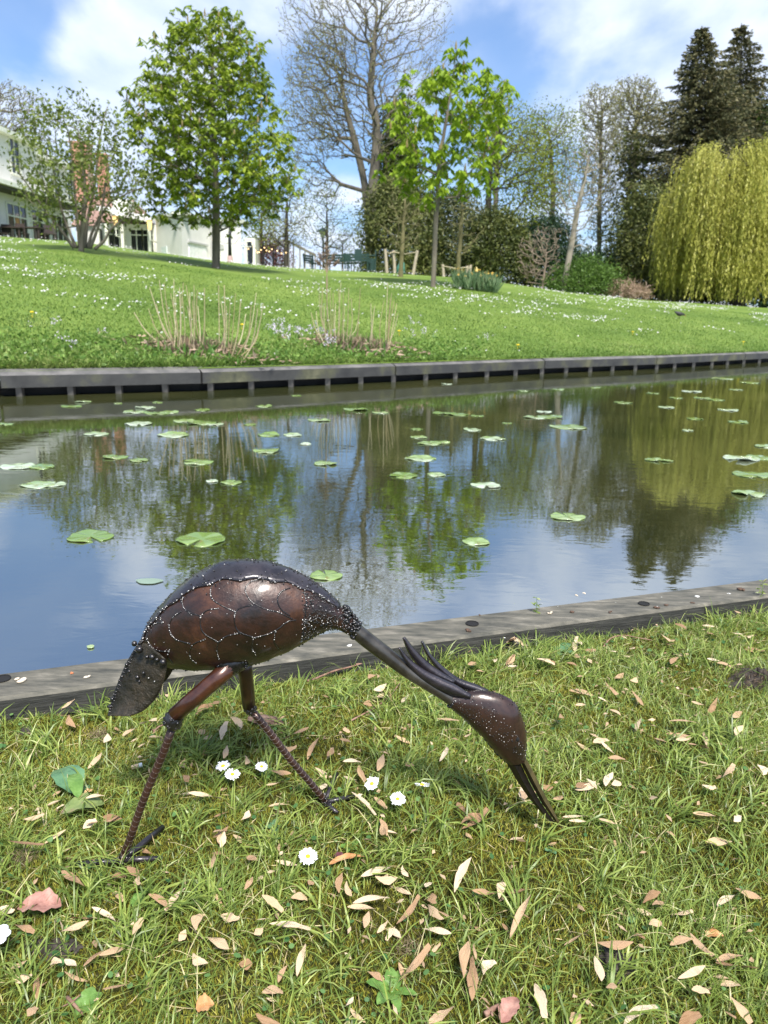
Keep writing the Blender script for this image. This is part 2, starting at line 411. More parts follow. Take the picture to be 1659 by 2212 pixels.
fk = thing('canal_edging', 'dark beam kerb on short posts along the far bank of the water', 'edging', KB[2])
ALLK = KLINE
for i in range(len(ALLK)-1):
    p, q = ALLK[i].copy(), ALLK[i+1].copy()
    d = (q-p); Lg = d.length; d.normalize(); n = Vector((-d.y, d.x, 0))
    if n.y < 0: n = -n
    mb = MB(); g = .012
    jit = random.uniform(-.006, .006)
    prof = [(0, -.07), (-.004, .048), (.05, .075+jit), (.16, .10+jit), (.17, -.07)]
    P = [[p+d*s+n*w+Vector((0, 0, z+.07)) for w, z in prof] for s in (g, Lg-g)]
    mb.grid([[P[0][0], P[0][1]], [P[1][0], P[1][1]]]); mb.f = mb.f
    mb.add([P[0][0], P[1][0], P[1][4], P[0][4]], [(0, 1, 2, 3)])
    mb.add(P[0], [(0, 1, 2, 3, 4)]); mb.add(P[1], [(4, 3, 2, 1, 0)])
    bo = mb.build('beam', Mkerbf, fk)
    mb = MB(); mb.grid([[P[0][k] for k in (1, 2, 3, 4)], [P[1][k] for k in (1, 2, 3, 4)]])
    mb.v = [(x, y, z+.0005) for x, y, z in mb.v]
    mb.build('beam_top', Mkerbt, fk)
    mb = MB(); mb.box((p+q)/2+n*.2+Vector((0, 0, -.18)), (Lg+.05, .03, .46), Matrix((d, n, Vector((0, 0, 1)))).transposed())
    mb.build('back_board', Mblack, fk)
POSTU = [32, 145, 250, 352, 451, 540, 627, 707, 779, 850, 920, 984, 1052, 1114, 1171, 1223, 1275, 1323, 1372, 1418, 1456, 1497, 1536, 1569, 1604, 1637]
def kline_at(u):
    a = ray(u, 820).x/ray(u, 820).y; y = float(np.interp(a, AG, YK)); return Vector((a*y, y, 0))
for u in POSTU:
    p = kline_at(u); mb = MB()
    mb.box((p.x, p.y+.085, -.14), (.06, .06, .16)); mb.build('post', Mpost, fk)

# debris on plank
Mshell = mat_noise('shell', [(.5, .4, .28), (.7, .62, .5)], 60, bump=.3)
Mbrownb = mat_noise('bark_bit', [(.05, .03, .02), (.14, .08, .05)], 80, bump=.6)
Mwhite = mat_plain('white_bit', (.8, .79, .75))
def crumb(name, label, cat, u, v, r, mat, z=.045, grp=None, flat=.5):
    mb = MB(); p = onz(u, v, z)
    for k in range(3 if r > .004 else 1):
        o = Vector((random.uniform(-1, 1)*r*.7, random.uniform(-1, 1)*r*.6, r*flat*.6))
        q = Matrix.Rotation(random.uniform(0, 3), 3, 'Z')
        mb.ball(p+o, r*random.uniform(.45, .8), 7, 5, (1.2, .7, flat), q)
    o = mb.build(name, mat, smooth=True); tag(o, label, cat, grp); return o
crumb('nut_shell', 'pair of cracked tan nut shells on the near plank at far left', 'nut shell', 42, 1472, .010, Mshell)
crumb('nut_shell', 'single broken tan nut shell on the plank left of the heron tail', 'nut shell', 191, 1463, .006, Mshell)
crumb('leaf_scrap', 'small orange leaf scrap on the near plank', 'leaf', 155, 1455, .005, mat_plain('orange_scrap', (.45, .15, .06)))
for u, v, r, m_ in ((1262, 1283, .005, Mshell), (1245, 1287, .005, Mshell), (1187, 1325, .007, Mshell)):
    crumb('nut_shell', 'tan nut shell fragment on the right half of the near plank', 'nut shell', u, v, r, m_, grp='shell fragments on the right half of the plank')
for u, v, r in ((1600, 1275, .011), (1318, 1323, .006), (1235, 1324, .007), (806, 1375, .006), (1014, 1363, .008), (1438, 1308, .006), (1497, 1303, .005), (1420, 1315, .008), (1037, 1329, .004)):
    crumb('bark_bit', 'dark bark crumb lying on the near plank', 'bark', u, v, r, Mbrownb, grp='bark crumbs on the near plank')
for u, v, r in ((1508, 1289, .007), (1429, 1290, .003), (1420, 1311, .004), (1205, 1310, .002), (1170, 1304, .002), (1575, 1283, .005), (754, 1394, .006), (1330, 1301, .002), (1090, 1377, .004)):
    crumb('white_fleck', 'small white fleck on the near plank', 'debris', u, v, r, Mwhite, grp='white flecks on the near plank', flat=.12)

# ------------------------------------------------------------------ leaf-card meshes
def unit(A): return A/np.maximum(np.linalg.norm(A, axis=-1, keepdims=True), 1e-9)
def cards(name, P, D, Ln, Wd, mat, parent=None, fold=.25, rndv=None, up=None, label=None):
    P = np.asarray(P, float); n = len(P); D = unit(np.asarray(D, float))
    rv = rng.normal(size=(n, 3)) if up is None else up
    Sd = unit(np.cross(D, rv)); Nn = np.cross(D, Sd)
    Ln = np.broadcast_to(Ln, (n,))[:, None]; Wd = np.broadcast_to(Wd, (n,))[:, None]
    mid = P+D*Ln*.45-Nn*Wd*fold
    V = np.stack([P, mid+Sd*Wd*.5, P+D*Ln, mid-Sd*Wd*.5], 1).reshape(-1, 3)
    b = np.arange(n)*4
    q = np.stack([b, b+1, b+2, b+3], 1)
    r = rng.random(n) if rndv is None else rndv
    return link(name, mesh_np(name, V, [q], r), mat, parent, label)
def blades(name, P, D, Ln, Wd, bend, mat, parent=None, rndv=None, kind='stuff'):
    """grass blades: base P, dir D (unit), bends along horizontal lean"""
    n = len(P); D = unit(D); Ln = Ln[:, None]; Wd = Wd[:, None]
    hz = D.copy(); hz[:, 2] = 0; hz = unit(hz+1e-6)
    sd = unit(np.stack([-hz[:, 1], hz[:, 0], np.zeros(n)], 1)+rng.normal(size=(n, 3))*.35)
    b = bend[:, None]
    p1 = P+D*Ln*.4
    p2 = P+D*Ln*.75+hz*b*Ln*.22-np.array([0, 0, 1])*b*Ln*.10
    p3 = P+D*Ln*1.0+hz*b*Ln*.5-np.array([0, 0, 1])*b*Ln*.32
    V = np.stack([P-sd*Wd*.4, P+sd*Wd*.4, p1+sd*Wd*.5, p1-sd*Wd*.5, p2+sd*Wd*.36, p2-sd*Wd*.36, p3], 1).reshape(-1, 3)
    k = np.arange(n)*7
    q = np.concatenate([np.stack([k, k+1, k+2, k+3], 1), np.stack([k+3, k+2, k+4, k+5], 1)])
    t = np.stack([k+5, k+4, k+6], 1)
    r = rng.random(n) if rndv is None else rndv
    o = link(name, mesh_np(name, V, [q, t], np.concatenate([r, r, r])), mat, parent)
    if kind and parent is None: o['kind'] = kind
    return o

# ------------------------------------------------------------------ tree generator
def crown_points(rows, Y, n, outer=.45, depthk=1.0, v_pow=1.0):
    rows = sorted(rows); vs = np.array([r[0] for r in rows], float); ul = np.array([r[1] for r in rows], float); ur = np.array([r[2] for r in rows], float)
    wts = None; out = []
    vv = rng.uniform(vs[0], vs[-1], n*6); w = np.interp(vv, vs, ur-ul)
    keep = rng.random(len(vv)) < (w/np.max(ur-ul))**1.3; vv = vv[keep][:n]
    for v_ in vv:
        l = np.interp(v_, vs, ul); r = np.interp(v_, vs, ur)
        pl = atY(l, v_, Y); pr = atY(r, v_, Y); c = (pl+pr)/2; hw = (pr-pl).length/2
        rho = rng.random()**outer; th = rng.random()*2*math.pi
        out.append((c.x+hw*rho*math.cos(th), Y+hw*rho*math.sin(th)*depthk, c.z))
    return np.array(out)
def skeleton(trunk, targets, bf=.25, upw=1.2, step=.6, jit=.12, maxd=None):
    nodes = [np.array(p, float) for p in trunk]; par = [-1]+list(range(len(trunk)-1))
    plen = [0.0]
    for i in range(1, len(nodes)): plen.append(plen[-1]+np.linalg.norm(nodes[i]-nodes[i-1])*.6)
    cap = len(nodes)+len(targets)*12
    A = np.zeros((cap, 3)); A[:len(nodes)] = nodes; PL = np.zeros(cap); PL[:len(nodes)] = plen; n = len(nodes)
    T = np.array(trunk)
    dd = np.min(np.linalg.norm(targets[:, None, :]-T[None], axis=2), axis=1)
    tips = []
    lo = 0
    for k in np.argsort(dd):
        t = targets[k]; df = A[:n]-t; d = np.linalg.norm(df, axis=1)+1e-6
        cost = d+upw*np.maximum(0, df[:, 2]+.15*d)+bf*PL[:n]
        if lo < 1: cost[0] += 1e3
        j = int(np.argmin(cost)); dist = d[j]
        m = max(1, min(11, int(dist/step)))
        src = A[j].copy(); last = j
        sag = rng.normal(size=3)*dist*jit
        for s in range(1, m+1):
            f = s/m; p = src+(t-src)*f+sag*math.sin(f*math.pi)+np.array([0, 0, -1])*dist*.08*math.sin(f*math.pi)
            if s < m: p = p+rng.normal(size=3)*step*.06
            A[n] = p; PL[n] = PL[last]+dist/m; par.append(last); last = n; n += 1
        tips.append(last)
    return A[:n], par, tips
def limbs_mesh(A, par, r_tip, rmax, e=2.4, flare=True):
    n = len(A); r = np.zeros(n); kids = [[] for _ in range(n)]
    for i in range(n):
        if par[i] >= 0: kids[par[i]].append(i)
    acc = np.zeros(n)
    for i in range(n-1, -1, -1):
        if acc[i] == 0: acc[i] = r_tip**e
        if par[i] >= 0: acc[par[i]] += acc[i]
    r = acc**(1/e); 
    if r[0] > 0:
        k = math.log(rmax/r_tip)/math.log(r[0]/r_tip) if r[0] > r_tip*1.01 else 1
        r = r_tip*(r/r_tip)**k
    V = []; F = []; base = 0
    stack = [(0, None)]
    order = []
    heads = [0]
    while heads:
        h = heads.pop(); chain = [h]
        if par[h] >= 0: chain = [par[h], h]
        cur = h
        while kids[cur]:
            ks = sorted(kids[cur], key=lambda q: -r[q]); nx = ks[0]; heads += ks[1:]
            chain.append(nx); cur = nx
        if len(chain) < 2: continue
        rr = [r[c] for c in chain]
        if par[h] >= 0: rr[0] = rr[1]*1.15
        ns = 9 if rr[0] > rmax*.5 else (5 if rr[0] > rmax*.12 else 3)
        pts = A[chain]
        tan = np.gradient(pts, axis=0); tan = unit(tan)
        x = np.cross(tan[0], [.31, .77, .2]); x /= np.linalg.norm(x)
        ang = np.arange(ns)*2*math.pi/ns
        for i in range(len(chain)):
            x = x-tan[i]*np.dot(x, tan[i]); x /= (np.linalg.norm(x)+1e-9); y = np.cross(tan[i], x)
            rad = rr[i]*(1.35 if flare and chain[i] == 0 else 1)
            V.append(pts[i]+(np.cos(ang)[:, None]*x+np.sin(ang)[:, None]*y)*rad)
        kk = np.arange(ns); k2 = (kk+1) % ns
        for i in range(len(chain)-1):
            a = base+i*ns
            F.append((ns, np.stack([a+kk, a+k2, a+ns+k2, a+ns+kk], 1)))
        base += ns*len(chain)
    return np.concatenate(V), np.concatenate([f for _, f in F]), r
def tree(name, label, cat, u, Y, rows, ntgt, bark, leafmat=None, leaves=6, lsize=.2, lw=.4, spread=.3, droop=.3, rmax=.2, rtip=.012, trunk=None, vtop=None,
         outer=.45, step=.6, bf=.25, upw=1.2, group=None, base=None, palm=False, jit=.12, extra=None, crownname='crown', multi=None, leafalong=0, depthk=1.0):
    b = base if base is not None else base_at(u, Y)
    root = thing(name, label, cat, b, group)
    b0 = np.array(b)-np.array([0, 0, .15])
    if trunk is None:
        ut, vt = (vtop if vtop else (u, rows[0][0]+40))
        top = np.array(atY(ut, vt, Y)); m = max(4, int((top[2]-b0[2])/max(step, .4)))
        trunk = [b0+(top-b0)*(i/m)+(rng.normal(size=3)*np.array([1, 1, 0])*.014*min(1, i)*(top[2]-b0[2])/6) for i in range(m+1)]
    else:
        pts = cat_interp([b0]+[np.array(atY(uu, vv, Y)) for uu, vv in trunk], 4); trunk = pts
    T = crown_points(rows, Y, ntgt, outer, depthk)
    if extra is not None: T = np.concatenate([T, extra])
    A, par, tips = skeleton(trunk, T, bf, upw, step, jit)
    if multi:   # several stems out of the base
        pass
    V, F, r = limbs_mesh(A, par, rtip, rmax)
    link('trunk', mesh_np('trunk', V, [F], smooth=True), bark, root)
    if leafmat is not None:
        tips = np.array(tips)
        C = A[tips]
        if leafalong:
            thin = np.where(r < rtip*2.2)[0]; C = np.concatenate([C, A[rng.choice(thin, leafalong)]])
        k = leaves; n = len(C)*k
        Cc = np.repeat(C, k, 0)
        if palm:
            Cc = Cc+np.repeat(rng.normal(size=(len(C)*2, 3)), (k+1)//2, 0)[:n]*spread*.45
            # each cluster: pairs of palmate leaves, leaflets radiate and hang
            an = rng.random(n)*2*math.pi; D = np.stack([np.cos(an), np.sin(an), -droop-rng.random(n)*.5], 1)
            P = Cc+rng.normal(size=(n, 3))*spread*.12
            sz = lsize*rng.uniform(.6, 1.15, n)
            cards(crownname, P, D, sz, sz*lw, leafmat, root, fold=.15, up=np.array([0, 0, 1])+rng.normal(size=(n, 3))*.35, rndv=np.clip(np.repeat(rng.random(len(C)), k)*.6+rng.random(n)*.4, 0, 1))
        else:
            P = Cc+rng.normal(size=(n, 3))*spread
            D = rng.normal(size=(n, 3)); D[:, 2] -= droop
            sz = lsize*rng.uniform(.6, 1.3, n)
            cards(crownname, P, D, sz, sz*lw, leafmat, root, rndv=np.clip(np.repeat(rng.random(len(C)), k)*.6+rng.random(n)*.4, 0, 1))
    return root, A, np.array(tips)
def bush(name, label, cat, Y, rows, nclump, per, lsize, lw, mat, bark, crad=.5, group=None, u=None, outer=.3, droop=0, depthk=.8):
    rows = sorted(rows); uu = u if u else (rows[-1][1]+rows[-1][2])/2
    b = base_at(uu, Y); root = thing(name, label, cat, b, group)
    C = crown_points(rows, Y, nclump, outer, depthk)
    gz = lawn_h(C[:, 0], C[:, 1]); C[:, 2] = np.maximum(C[:, 2], gz+.1)
    n = nclump*per; k = len(C)
    P = np.repeat(C, per, 0)+rng.normal(size=(k*per, 3))*crad*np.array([1, 1, .7])
    P[:, 2] = np.maximum(P[:, 2], lawn_h(P[:, 0], P[:, 1])+.02)
    D = rng.normal(size=(k*per, 3)); D[:, 2] -= droop
    sz = lsize*rng.uniform(.6, 1.3, k*per)
    cards('foliage', P, D, sz, sz*lw, mat, root, rndv=np.clip(np.repeat(rng.random(k), per)*.55+rng.random(k*per)*.45, 0, 1))
    T = [np.array(b)-[0, 0, .1], np.array(b)+[0, 0, .4], np.array(b)+[0.05, 0, .8]]
    A, par, tips = skeleton(T, C[:min(60, k)], .25, .6, .8)
    V, F, r = limbs_mesh(A, par, .012, .12)
    link('stem', mesh_np('stem', V, [F], smooth=True), bark, root)
    return root

Mbark_g = mat_noise('grey_bark', [(.07, .06, .045), (.14, .12, .09), (.2, .175, .13)], 3, rough=.9, bump=.5, vscale=(2, 2, .5), bscale=14)
Mbark_d = mat_noise('dark_bark', [(.03, .026, .02), (.07, .058, .042)], 4, rough=.9, bump=.5, vscale=(2, 2, .5), bscale=14)
Mbark_p = mat_noise('pale_bark', [(.2, .17, .13), (.34, .3, .24)], 3, rough=.9, bump=.4, vscale=(2, 2, .5), bscale=14)
Mbark_o = mat_noise('olive_bark', [(.10, .09, .035), (.19, .17, .08)], 3, rough=.9, bump=.4)
Mbark_b = mat_noise('brown_twigs', [(.20, .15, .11), (.34, .26, .2)], 3, rough=.9, bump=.4)
Mchest = mat_leaf('chestnut_leaf', [(.07, .115, .014), (.155, .23, .022), (.28, .365, .035), (.43, .50, .08)], .4)
Mchest2 = mat_leaf('young_chestnut_leaf', [(.14, .23, .015), (.25, .37, .025), (.40, .52, .05)], .45)
Mmag = mat_leaf('shrub_leaf', [(.07, .10, .02), (.145, .19, .035), (.25, .30, .08)], .35)
Mfresh = mat_leaf('fresh_leaf', [(.13, .17, .02), (.22, .27, .03), (.3, .34, .05)], .45)
Mbud = mat_leaf('bud_leaf', [(.19, .19, .07), (.28, .28, .11), (.38, .37, .17)], .4)
Myew = mat_leaf('yew_leaf', [(.035, .05, .016), (.075, .095, .026), (.14, .155, .04), (.23, .23, .08)], .15)
Myew2 = mat_leaf('dark_yew_leaf', [(.02, .035, .012), (.045, .062, .02), (.085, .10, .03), (.15, .15, .055)], .15)
Myew3 = mat_leaf('olive_yew_leaf', [(.03, .04, .012), (.06, .08, .022), (.12, .14, .03), (.2, .21, .06)], .15)
Mholly = mat_leaf('holly_leaf', [(.012, .03, .014), (.025, .055, .024), (.05, .09, .04)], .15)
Mivy = mat_leaf('ivy_leaf', [(.04, .055, .012), (.08, .10, .02), (.14, .15, .035)], .2)
Mcon = mat_leaf('conifer_needles', [(.04, .05, .022), (.075, .082, .035), (.125, .12, .05), (.19, .165, .075)], .12)
Mwil = mat_leaf('willow_leaf', [(.22, .23, .035), (.34, .345, .06), (.46, .45, .10), (.58, .55, .17)], .4)
Mbush = mat_leaf('bush_leaf', [(.05, .10, .02), (.10, .18, .03), (.15, .25, .05)], .35)
Mdry = mat_leaf('dry_twig', [(.2, .13, .08), (.35, .25, .17), (.45, .33, .24)], .1)
Mpurple = mat_leaf('purple_leaf', [(.09, .03, .04), (.16, .06, .07), (.1, .12, .04)], .3)
Mblossom = mat_leaf('blossom', [(.3, .24, .1), (.4, .27, .16), (.45, .36, .2)], .3)

# --- far trees behind
tree('bare_tree', 'bare grey tree behind the white villa at the left edge', 'tree', -10, 66, [(180, 20, 50), (200, -60, 90), (240, -120, 110), (300, -140, 90)], 700, Mbark_g, Mbud, 2, .22, .5, .10, rmax=.2, rtip=.02, vtop=(-10, 260), step=.9)
bt, A, tp = tree('tall_bare_tree', 'tallest bare tree with forked trunk rising beyond the top of the picture', 'tree', 806, 56,
     [(-130, 640, 900), (-40, 610, 960), (40, 600, 985), (120, 600, 985), (200, 620, 950), (280, 640, 900), (340, 680, 880)], 3200, Mbark_g, Mbud, 2, .15, .5, .10, rmax=.33, rtip=.011,
     trunk=[(806, 520), (803, 430), (812, 330), (812, 260), (800, 215), (806, 120), (815, 20)], step=.9, bf=.20, upw=1.6, jit=.10)
tree('tall_bare_tree', 'bare tree with limbs spreading to the left beside the forked tall one', 'tree', 798, 57,
     [(60, 660, 760), (150, 620, 770), (230, 600, 760), (300, 605, 740), (350, 620, 700), (400, 640, 740), (430, 640, 720)], 1700, Mbark_g, Mbud, 3, .15, .5, .10, rmax=.27, rtip=.011,
     trunk=[(798, 500), (792, 440), (785, 385), (765, 300), (748, 240), (738, 180)], step=.9, bf=.2, upw=.6, jit=.14)
tree('ivy_clad_tree', 'dark ivy covered tree directly behind the young chestnut on the right', 'tree', 868, 60, [(235, 845, 885), (300, 825, 890), (380, 815, 900), (460, 800, 910)], 330, Mbark_d, Mivy, 26, .28, .6, .5, rmax=.4, rtip=.02, vtop=(868, 260), outer=.4)
tree('leafing_tree', 'yellow green leafing tree with dark trunk right of the young chestnut', 'tree', 1052, 52, [(225, 1040, 1110), (270, 1040, 1180), (330, 1040, 1200), (400, 1050, 1205), (460, 1060, 1190), (520, 1075, 1170)], 520, Mbark_d, Mfresh, 9, .2, .55, .35, droop=.8, rmax=.24, rtip=.015, trunk=[(1053, 500), (1055, 430), (1062, 350), (1080, 280)], upw=.6)
tree('bare_tree', 'dark twiggy tree top showing behind the young chestnut crown', 'tree', 1066, 62, [(185, 1070, 1100), (230, 1030, 1105), (290, 1010, 1110), (360, 1000, 1100)], 420, Mbark_g, Mbud, 2, .2, .5, .10, rmax=.2, rtip=.018, vtop=(1075, 240))
tree('leafing_tree', 'light green budding tree left of the leaning pale trunk', 'tree', 1190, 60, [(240, 1130, 1250), (280, 1110, 1255), (340, 1115, 1260), (400, 1125, 1255), (450, 1140, 1240)], 700, Mbark_g, Mfresh, 9, .17, .5, .4, rmax=.19, rtip=.016, trunk=[(1190, 520), (1195, 420), (1190, 340), (1185, 280)])
tree('bare_tree', 'bare pinkish grey tree right of the leaning pale trunk', 'tree', 1297, 66, [(185, 1270, 1330), (220, 1250, 1345), (290, 1250, 1350), (370, 1250, 1350), (450, 1265, 1340), (520, 1270, 1330)], 1900, Mbark_g, Mbud, 3, .18, .5, .10, rmax=.19, rtip=.016, vtop=(1300, 240), jit=.08)
tree('bare_tree', 'tall bare tree touching the left side of the dark conifer', 'tree', 1375, 68, [(172, 1330, 1410), (210, 1320, 1430), (270, 1320, 1440), (350, 1325, 1420)], 1800, Mbark_g, Mbud, 3, .18, .5, .10, rmax=.2, rtip=.016, trunk=[(1372, 500), (1370, 400), (1372, 320), (1375, 240)], jit=.08)
tree('ivy_clad_tree', 'ivy covered trunk between the bare trees and the dark conifer', 'tree', 1352, 62, [(290, 1355, 1385), (350, 1340, 1400), (430, 1325, 1400), (520, 1320, 1410), (590, 1320, 1420)], 380, Mbark_d, Mivy, 10, .25, .6, .45, rmax=.3, rtip=.02, vtop=(1365, 300))
tree('background_tree', 'fresh green tree behind the willow at the right edge', 'tree', 1660, 64, [(235, 1640, 1690), (280, 1600, 1730), (330, 1590, 1760), (400, 1590, 1770)], 380, Mbark_d, Mbush, 16, .3, .6, .6, rmax=.35, rtip=.02, vtop=(1665, 280))
# conifers
def conifer(label, u, Y, rows, n, seed):
    b = base_at(u, Y); root = thing('conifer', label, 'tree', b)
    rows = sorted(rows); vs = [r[0] for r in rows]; ul = [r[1] for r in rows]; ur = [r[2] for r in rows]
    top = atY(u, vs[0]-4, Y)
    mb = MB(); mb.tube([b-Vector((0, 0, .2)), b+(top-b)*.3, b+(top-b)*.6, top], [.45, .33, .2, .03], 8); mb.build('trunk', Mbark_d, root, True)
    P = []; D = []; br = MB()
    zt = top.z; nb = n
    for k in range(nb):
        f = (k+.5)/nb; v_ = vs[0]+(vs[-1]-vs[0])*f**.85
        l = np.interp(v_, vs, ul); r = np.interp(v_, vs, ur); c = atY((l+r)/2, v_, Y); hw = (atY(r, v_, Y)-atY(l, v_, Y)).length/2*(random.uniform(.5, 1.28) if f > .12 else random.uniform(.75, 1.05))
        a = k*2.399+random.uniform(-.3, .3); z = c.z
        ax = b.x+(top.x-b.x)*((z-b.z)/(top.z-b.z))
        dr = Vector((math.cos(a), math.sin(a), 0)); st = Vector((ax, Y, z))
        tgt = Vector((c.x, Y, 0)); off = Vector((c.x-ax, 0, 0))
        m = max(3, int(hw/.35)); pts = []
        for i in range(m+1):
            g = i/m; p = st+dr*hw*g+off*g+Vector((0, 0, -.28*hw*g+.22*hw*g*g+.3*f))
            pts.append(p)
            if g > .12:
                w = .05+.85*min(1, hw/3)*(1-abs(g-.6))
                for q_ in range(26):
                    s = random.uniform(-1, 1)*w; pr = Vector((-dr.y, dr.x, 0))
                    P.append(p+pr*s+dr*random.uniform(-.2, .2)+Vector((0, 0, -abs(s)*.35+random.uniform(-.12, .06)))); D.append(dr*random.uniform(.4, 1.2)+pr*(s/w)*.8+Vector((0, 0, random.uniform(-.8, .25))))
        br.tube(pts, [max(.01, .05*(1-i/m)*f+.012) for i in range(m+1)], 4)
    br.build('branches', Mbark_d, root)
    P = np.array(P); D = np.array(D); n_ = len(P); sz = rng.uniform(.14, .34, n_)
    cards('needles', P, D, sz, sz*.40, Mcon, root)
conifer('dark conifer with the right hand peak behind the willow', 1602, 64, [(54, 1598, 1605), (100, 1572, 1632), (150, 1545, 1655), (200, 1515, 1690), (300, 1505, 1710), (400, 1490, 1730), (640, 1490, 1720)], 330, 1)
conifer('dark conifer with the left hand peak behind the willow', 1516, 60, [(60, 1514, 1520), (105, 1486, 1548), (150, 1464, 1585), (200, 1432, 1625), (280, 1392, 1650), (340, 1380, 1640), (420, 1365, 1650), (500, 1375, 1650), (640, 1390, 1650)], 420, 2)
# shrubs at crest
GY = 'evergreen shrubs massed along the top of the far lawn'
bush('yew_shrub', 'tall dark yew at the left end of the evergreen mass, beside the open sky', 'shrub', 50, [(390, 840, 890), (430, 800, 920), (480, 784, 950), (540, 780, 970), (600, 782, 985)], 420, 55, .2, .45, Myew, Mbark_d, .42, GY)
bush('yew_shrub', 'dark yew behind the trunk of the young chestnut', 'shrub', 51, [(415, 940, 1000), (450, 915, 1050), (520, 895, 1075), (612, 900, 1080)], 380, 50, .2, .45, Myew2, Mbark_d, .42, GY)
bush('yew_shrub', 'dark yew behind the daffodils', 'shrub', 50, [(455, 1045, 1090), (500, 1015, 1130), (560, 1005, 1150), (618, 1010, 1150)], 330, 50, .2, .45, Myew3, Mbark_d, .4, GY)
bush('holly_shrub', 'deep green rounded shrub left of the leaning pale trunk', 'shrub', 51, [(468, 1165, 1205), (500, 1135, 1232), (550, 1125, 1245), (625, 1130, 1245)], 300, 50, .2, .45, Mholly, Mbark_d, .4, GY)
bush('dark_shrub', 'shadowy brown green shrub left of the willow', 'shrub', 53, [(400, 1385, 1440), (470, 1350, 1450), (540, 1320, 1460), (640, 1320, 1470)], 420, 45, .22, .4, Myew, Mbark_d, .45, GY)
bush('dark_shrub', 'low dark shrub under the ivy covered trunk', 'shrub', 54, [(545, 1260, 1330), (580, 1240, 1350), (635, 1240, 1350)], 180, 45, .22, .4, Mholly, Mbark_d, .4, GY)
tree('brown_shrub_tree', 'leafless brown twiggy shrub left of the leaning pale trunk', 'tree', 1172, 44.5, [(490, 1150, 1220), (530, 1115, 1215), (570, 1110, 1210), (610, 1140, 1215)], 420, Mbark_b, None, rmax=.06, rtip=.011, vtop=(1180, 560), upw=.3)
bush('green_bush', 'fresh green low bush right of the leaning pale trunk', 'bush', 44.5, [(560, 1240, 1285), (585, 1200, 1325), (612, 1180, 1350), (638, 1180, 1370)], 260, 40, .14, .5, Mbush, Mbark_d, .28)
tree('leaning_tree', 'leaning pale trunked bare tree standing alone on the lawn crest', 'tree', 1218, 44, [(290, 1250, 1300), (340, 1200, 1320), (410, 1190, 1310), (480, 1210, 1290), (540, 1225, 1280)], 420, Mbark_p, Mbud, 1, .12, .5, .10, rmax=.16, rtip=.012, trunk=[(1224, 585), (1236, 520), (1248, 450), (1262, 390), (1272, 340)], upw=.5)
bush('dry_bramble', 'dry pinkish brown bramble clump between the green bush and the willow', 'bush', 43.5, [(612, 1335, 1370), (625, 1315, 1390), (641, 1305, 1400)], 110, 34, .3, .1, Mdry, Mbark_b, .18)
bush('hedge', 'dark hedge closing the view behind the weeping willow', 'hedge', 62, [(540, 1400, 1850), (600, 1380, 1850), (675, 1380, 1850)], 420, 40, .3, .5, Mholly, Mbark_d, .6)
# willow
def willow():
    Y = 46.5; u = 1590
    rows = [(322, 1540, 1600), (335, 1505, 1660), (360, 1468, 1720), (400, 1446, 1750), (460, 1444, 1770), (540, 1452, 1775), (664, 1460, 1775)]
    b = base_at(1600, Y); root = thing('weeping_willow', 'yellow green weeping willow hanging to the lawn at the right edge', 'tree', b)
    vs = [r[0] for r in rows]; ul = [r[1] for r in rows]; ur = [r[2] for r in rows]
    P = []; D = []; RN = []; tops = []
    br = MB()
    anch = []
    for k in range(150):
        v0 = 330+(random.random()**1.15)*235
        l = np.interp(v0, vs, ul); r = np.interp(v0, vs, ur)
        pl = atY(l, v0, Y); pr = atY(r, v0, Y); c = (pl+pr)/2; hw = (pr-pl).length/2
        rho = random.random()**.3*random.uniform(.9, 1.08); th = random.random()*2*math.pi
        anch.append((Vector((c.x+hw*rho*math.cos(th), Y+hw*rho*math.sin(th)*.8, c.z+random.uniform(-.35, .45))), th, random.random(), random.uniform(.45, 1.0)))
    for k in range(3600):
        ap, th, clump, lf = random.choice(anch)
        p = ap+Vector((random.gauss(0, .38), random.gauss(0, .38), random.gauss(0, .18)))
        if k < 160: tops.append(p.copy())
        out = Vector((math.cos(th), math.sin(th), 0))
        gz = lh(p.x, p.y); full = p.z-gz
        ln = min(full*.99, full*lf*random.uniform(.75, 1.12)) if random.random() < .8 else full*random.uniform(.2, .6)
        n = int(ln/.12); rv = min(1, max(0, .75*clump+random.uniform(0, .3)))
        x = p.copy(); vel = out*.05+Vector((0, 0, .04)); sw = Vector((random.uniform(-1, 1), random.uniform(-1, 1), 0))*.01
        for i in range(n):
            vel = vel*.80+Vector((0, 0, -.12))*.22+sw*.3
            st = vel.normalized()*.12; x = x+st
            P.append(x+Vector((random.uniform(-.05, .05), random.uniform(-.05, .05), 0))); D.append(st*6+Vector((random.uniform(-.3, .3), random.uniform(-.3, .3), 0))); RN.append(min(1, max(0, rv*.7+random.random()*.3)))
    P = np.array(P); D = np.array(D); n = len(P); sz = rng.uniform(.14, .26, n)
    cards('crown', P, D, sz, sz*.34, Mwil, root, rndv=np.array(RN))
    T = cat_interp([np.array(b), np.array(b)+[0, 0, 1.5], np.array(b)+[.2, 0, 3.2], np.array(b)+[.1, 0, 5]], 4)
    A, par, tips = skeleton(T, np.array([list(t) for t in tops]), .25, 1, .8); V, F, r = limbs_mesh(A, par, .02, .4)
    link('trunk', mesh_np('trunk', V, [F], smooth=True), Mbark_d, root)
willow()
